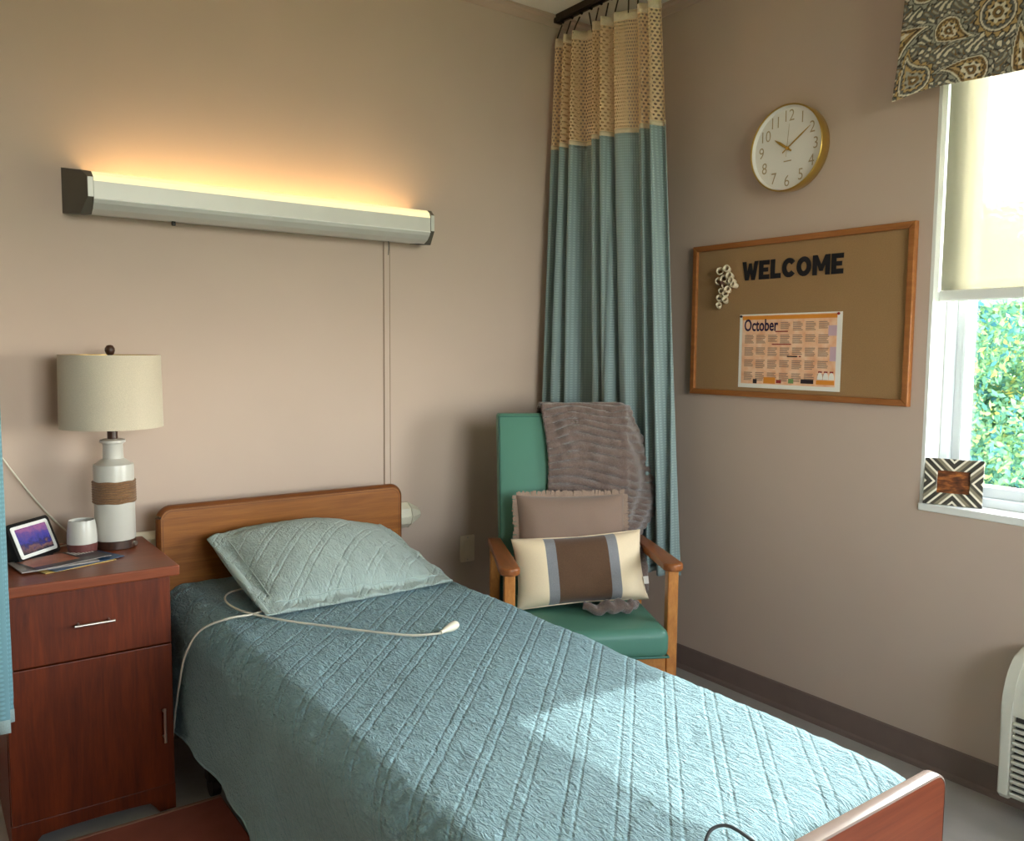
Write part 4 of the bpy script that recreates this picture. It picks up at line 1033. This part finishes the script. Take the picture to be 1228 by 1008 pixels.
# October calendar sheet
cA = empty('calendar', (BX, -.79, 1.206), 0, 'peach October activity calendar sheet pinned on the board', 'calendar')
CW, CHh = .438, .277
box('sheet', -.0008, 0, -CW, 0, 0, CHh, M['paperwhite'], cA, 0)
def cprint(name, y0, y1, z0, z1, mat, lay=1): return box(name, -.0008 - .0003 * lay, -.0007, -y1 * CW, -y0 * CW, z0 * CHh, z1 * CHh, mat, cA, 0)
cprint('print_field', .03, .955, .055, .985, M['calprint'])
cprint('print_border', .03, .955, .925, .975, M['ink_orange'], 2)
text('print_title', 'October', .062, M['ink_purple'], cA, Matrix.Translation((-.0016, -.022, .775 * CHh)) @ MW, .0013, .0002, 'LEFT', .70)
for cidx in range(7):
    for ridx in range(5):
        if ridx == 0 and cidx < 3: continue
        y = .06 + cidx * .122; z = .885 - ridx * .168
        for k in range(6 if (cidx + ridx) % 3 else 5):
            wl = .095 * (.75 + .25 * abs(math.sin(cidx * 3.1 + ridx * 5.7 + k * 2.3)))
            cprint('print_line', y, y + wl, z - .02 * k - .010, z - .02 * k, M['ink_text'], 2)
cprint('print_bar', .375, .50, .755, .77, M['ink_red'], 3); cprint('print_bar', .345, .535, .585, .6, M['ink_red'], 3); cprint('print_bar', .50, .60, .425, .442, M['ink_dark'], 3); cprint('print_dot', .615, .635, .425, .442, M['ink_red'], 3)
cprint('print_patch', .88, .955, .70, .83, M['ink_lilac'], 2); cprint('print_patch', .90, .955, .38, .56, M['ink_lilac'], 2)
cprint('print_patch', .27, .39, .065, .15, M['ink_orange'], 3); cprint('print_patch', .40, .45, .075, .12, M['ink_red'], 3); cprint('print_patch', .52, .57, .08, .14, M['ink_green'], 3); cprint('print_patch', .64, .76, .085, .14, M['ink_dark'], 3)
for k in range(3):
    y = .795 + k * .052
    prism('print_arch', [(-(y + .024 + .024 * math.cos(math.radians(a))) * CW, (.145 + .09 * math.sin(math.radians(a))) * CHh) for a in range(0, 181, 20)], 0, -.0021, -.0007, M['paperwhite'], cA)
    cprint('print_cap', y + .008, y + .04, .23, .25, M['ink_red'], 4)
cprint('print_patch', .785, .95, .08, .135, M['ink_orange'], 4); cprint('print_patch', .16, .20, .06, .12, M['ink_dark'], 3)
for y, lab in ((.02, 'dark'), (.97, 'red')): lathe('push_pin', [(.004, 0), (.005, .004), (.003, .008)], M['ink_dark'] if lab == 'dark' else M['ink_red'], cA, 12, (-.0015, -y * CW, .975 * CHh)).rotation_euler = (0, -PI / 2, 0)

# ------------------------------------------------------------------ picture frame on the sill
pf = empty('picture_frame', (.022, -1.614, WIN_Z0 + .0125), math.radians(-68), 'black and cream chevron inlay picture frame standing on the sill', 'picture frame')
pw, ph_ = .083, .146; tl2 = math.radians(-8)
def pfb(o): o.rotation_euler = (tl2, 0, 0); return o
pi_ = .046; zi0, zi1 = .038, .108
for nm, poly in (('rail', [(-pw, 0), (pw, 0), (pi_, zi0), (-pi_, zi0)]), ('rail', [(-pw, ph_), (-pi_, zi1), (pi_, zi1), (pw, ph_)]), ('stile', [(-pw, 0), (-pi_, zi0), (-pi_, zi1), (-pw, ph_)]), ('stile', [(pw, 0), (pw, ph_), (pi_, zi1), (pi_, zi0)])):
    pfb(prism(nm, poly, 1, -.008, .008, M['inlay'], pf, .0015))
pfb(box('picture', -pi_, pi_, .0, .003, zi0, zi1, M['sunset'], pf, 0))
pfb(box('back', -pw + .004, pw - .004, .008, .011, .004, ph_ - .004, M['black'], pf, .001))

# ------------------------------------------------------------------ heating and cooling unit under the window
pt_ = empty('wall_unit', (0, -1.862, 0), 0, 'beige heating and cooling unit under the window', 'air conditioner')
prof = [(-.002, .06), (-.125, .075), (-.14, .09), (-.14, .33)] + [(-.02 - .12 * math.cos(math.radians(a)), .33 + .165 * math.sin(math.radians(a))) for a in range(8, 91, 8)] + [(-.002, .495)]
PLn = 1.08
prism('end_panel', prof, 1, -.03, 0, M['ptac'], pt_, .006, 3, True)
prism('end_panel', prof, 1, -PLn, -PLn + .03, M['ptac'], pt_, .006, 3, True)
prism('shell', [(-.002, .065), (-.12, .08), (-.12, .32), (-.137, .325)] + [(-.02 - .117 * math.cos(math.radians(a)), .33 + .162 * math.sin(math.radians(a))) for a in range(8, 91, 8)] + [(-.002, .492)], 1, -PLn + .03, -.03, M['ptac'], pt_, 0, 2, True)
box('grille_recess', -.1225, -.1195, -PLn + .035, -.034, .088, .318, M['ptac_dark'], pt_, 0)
for k in range(12):
    z = .094 + k * .0187
    prism('louver', [(-.122, z + .001), (-.139, z - .001), (-.141, z + .005), (-.137, z + .008), (-.122, z + .005)], 1, -PLn + .034, -.034, M['ptac'], pt_)
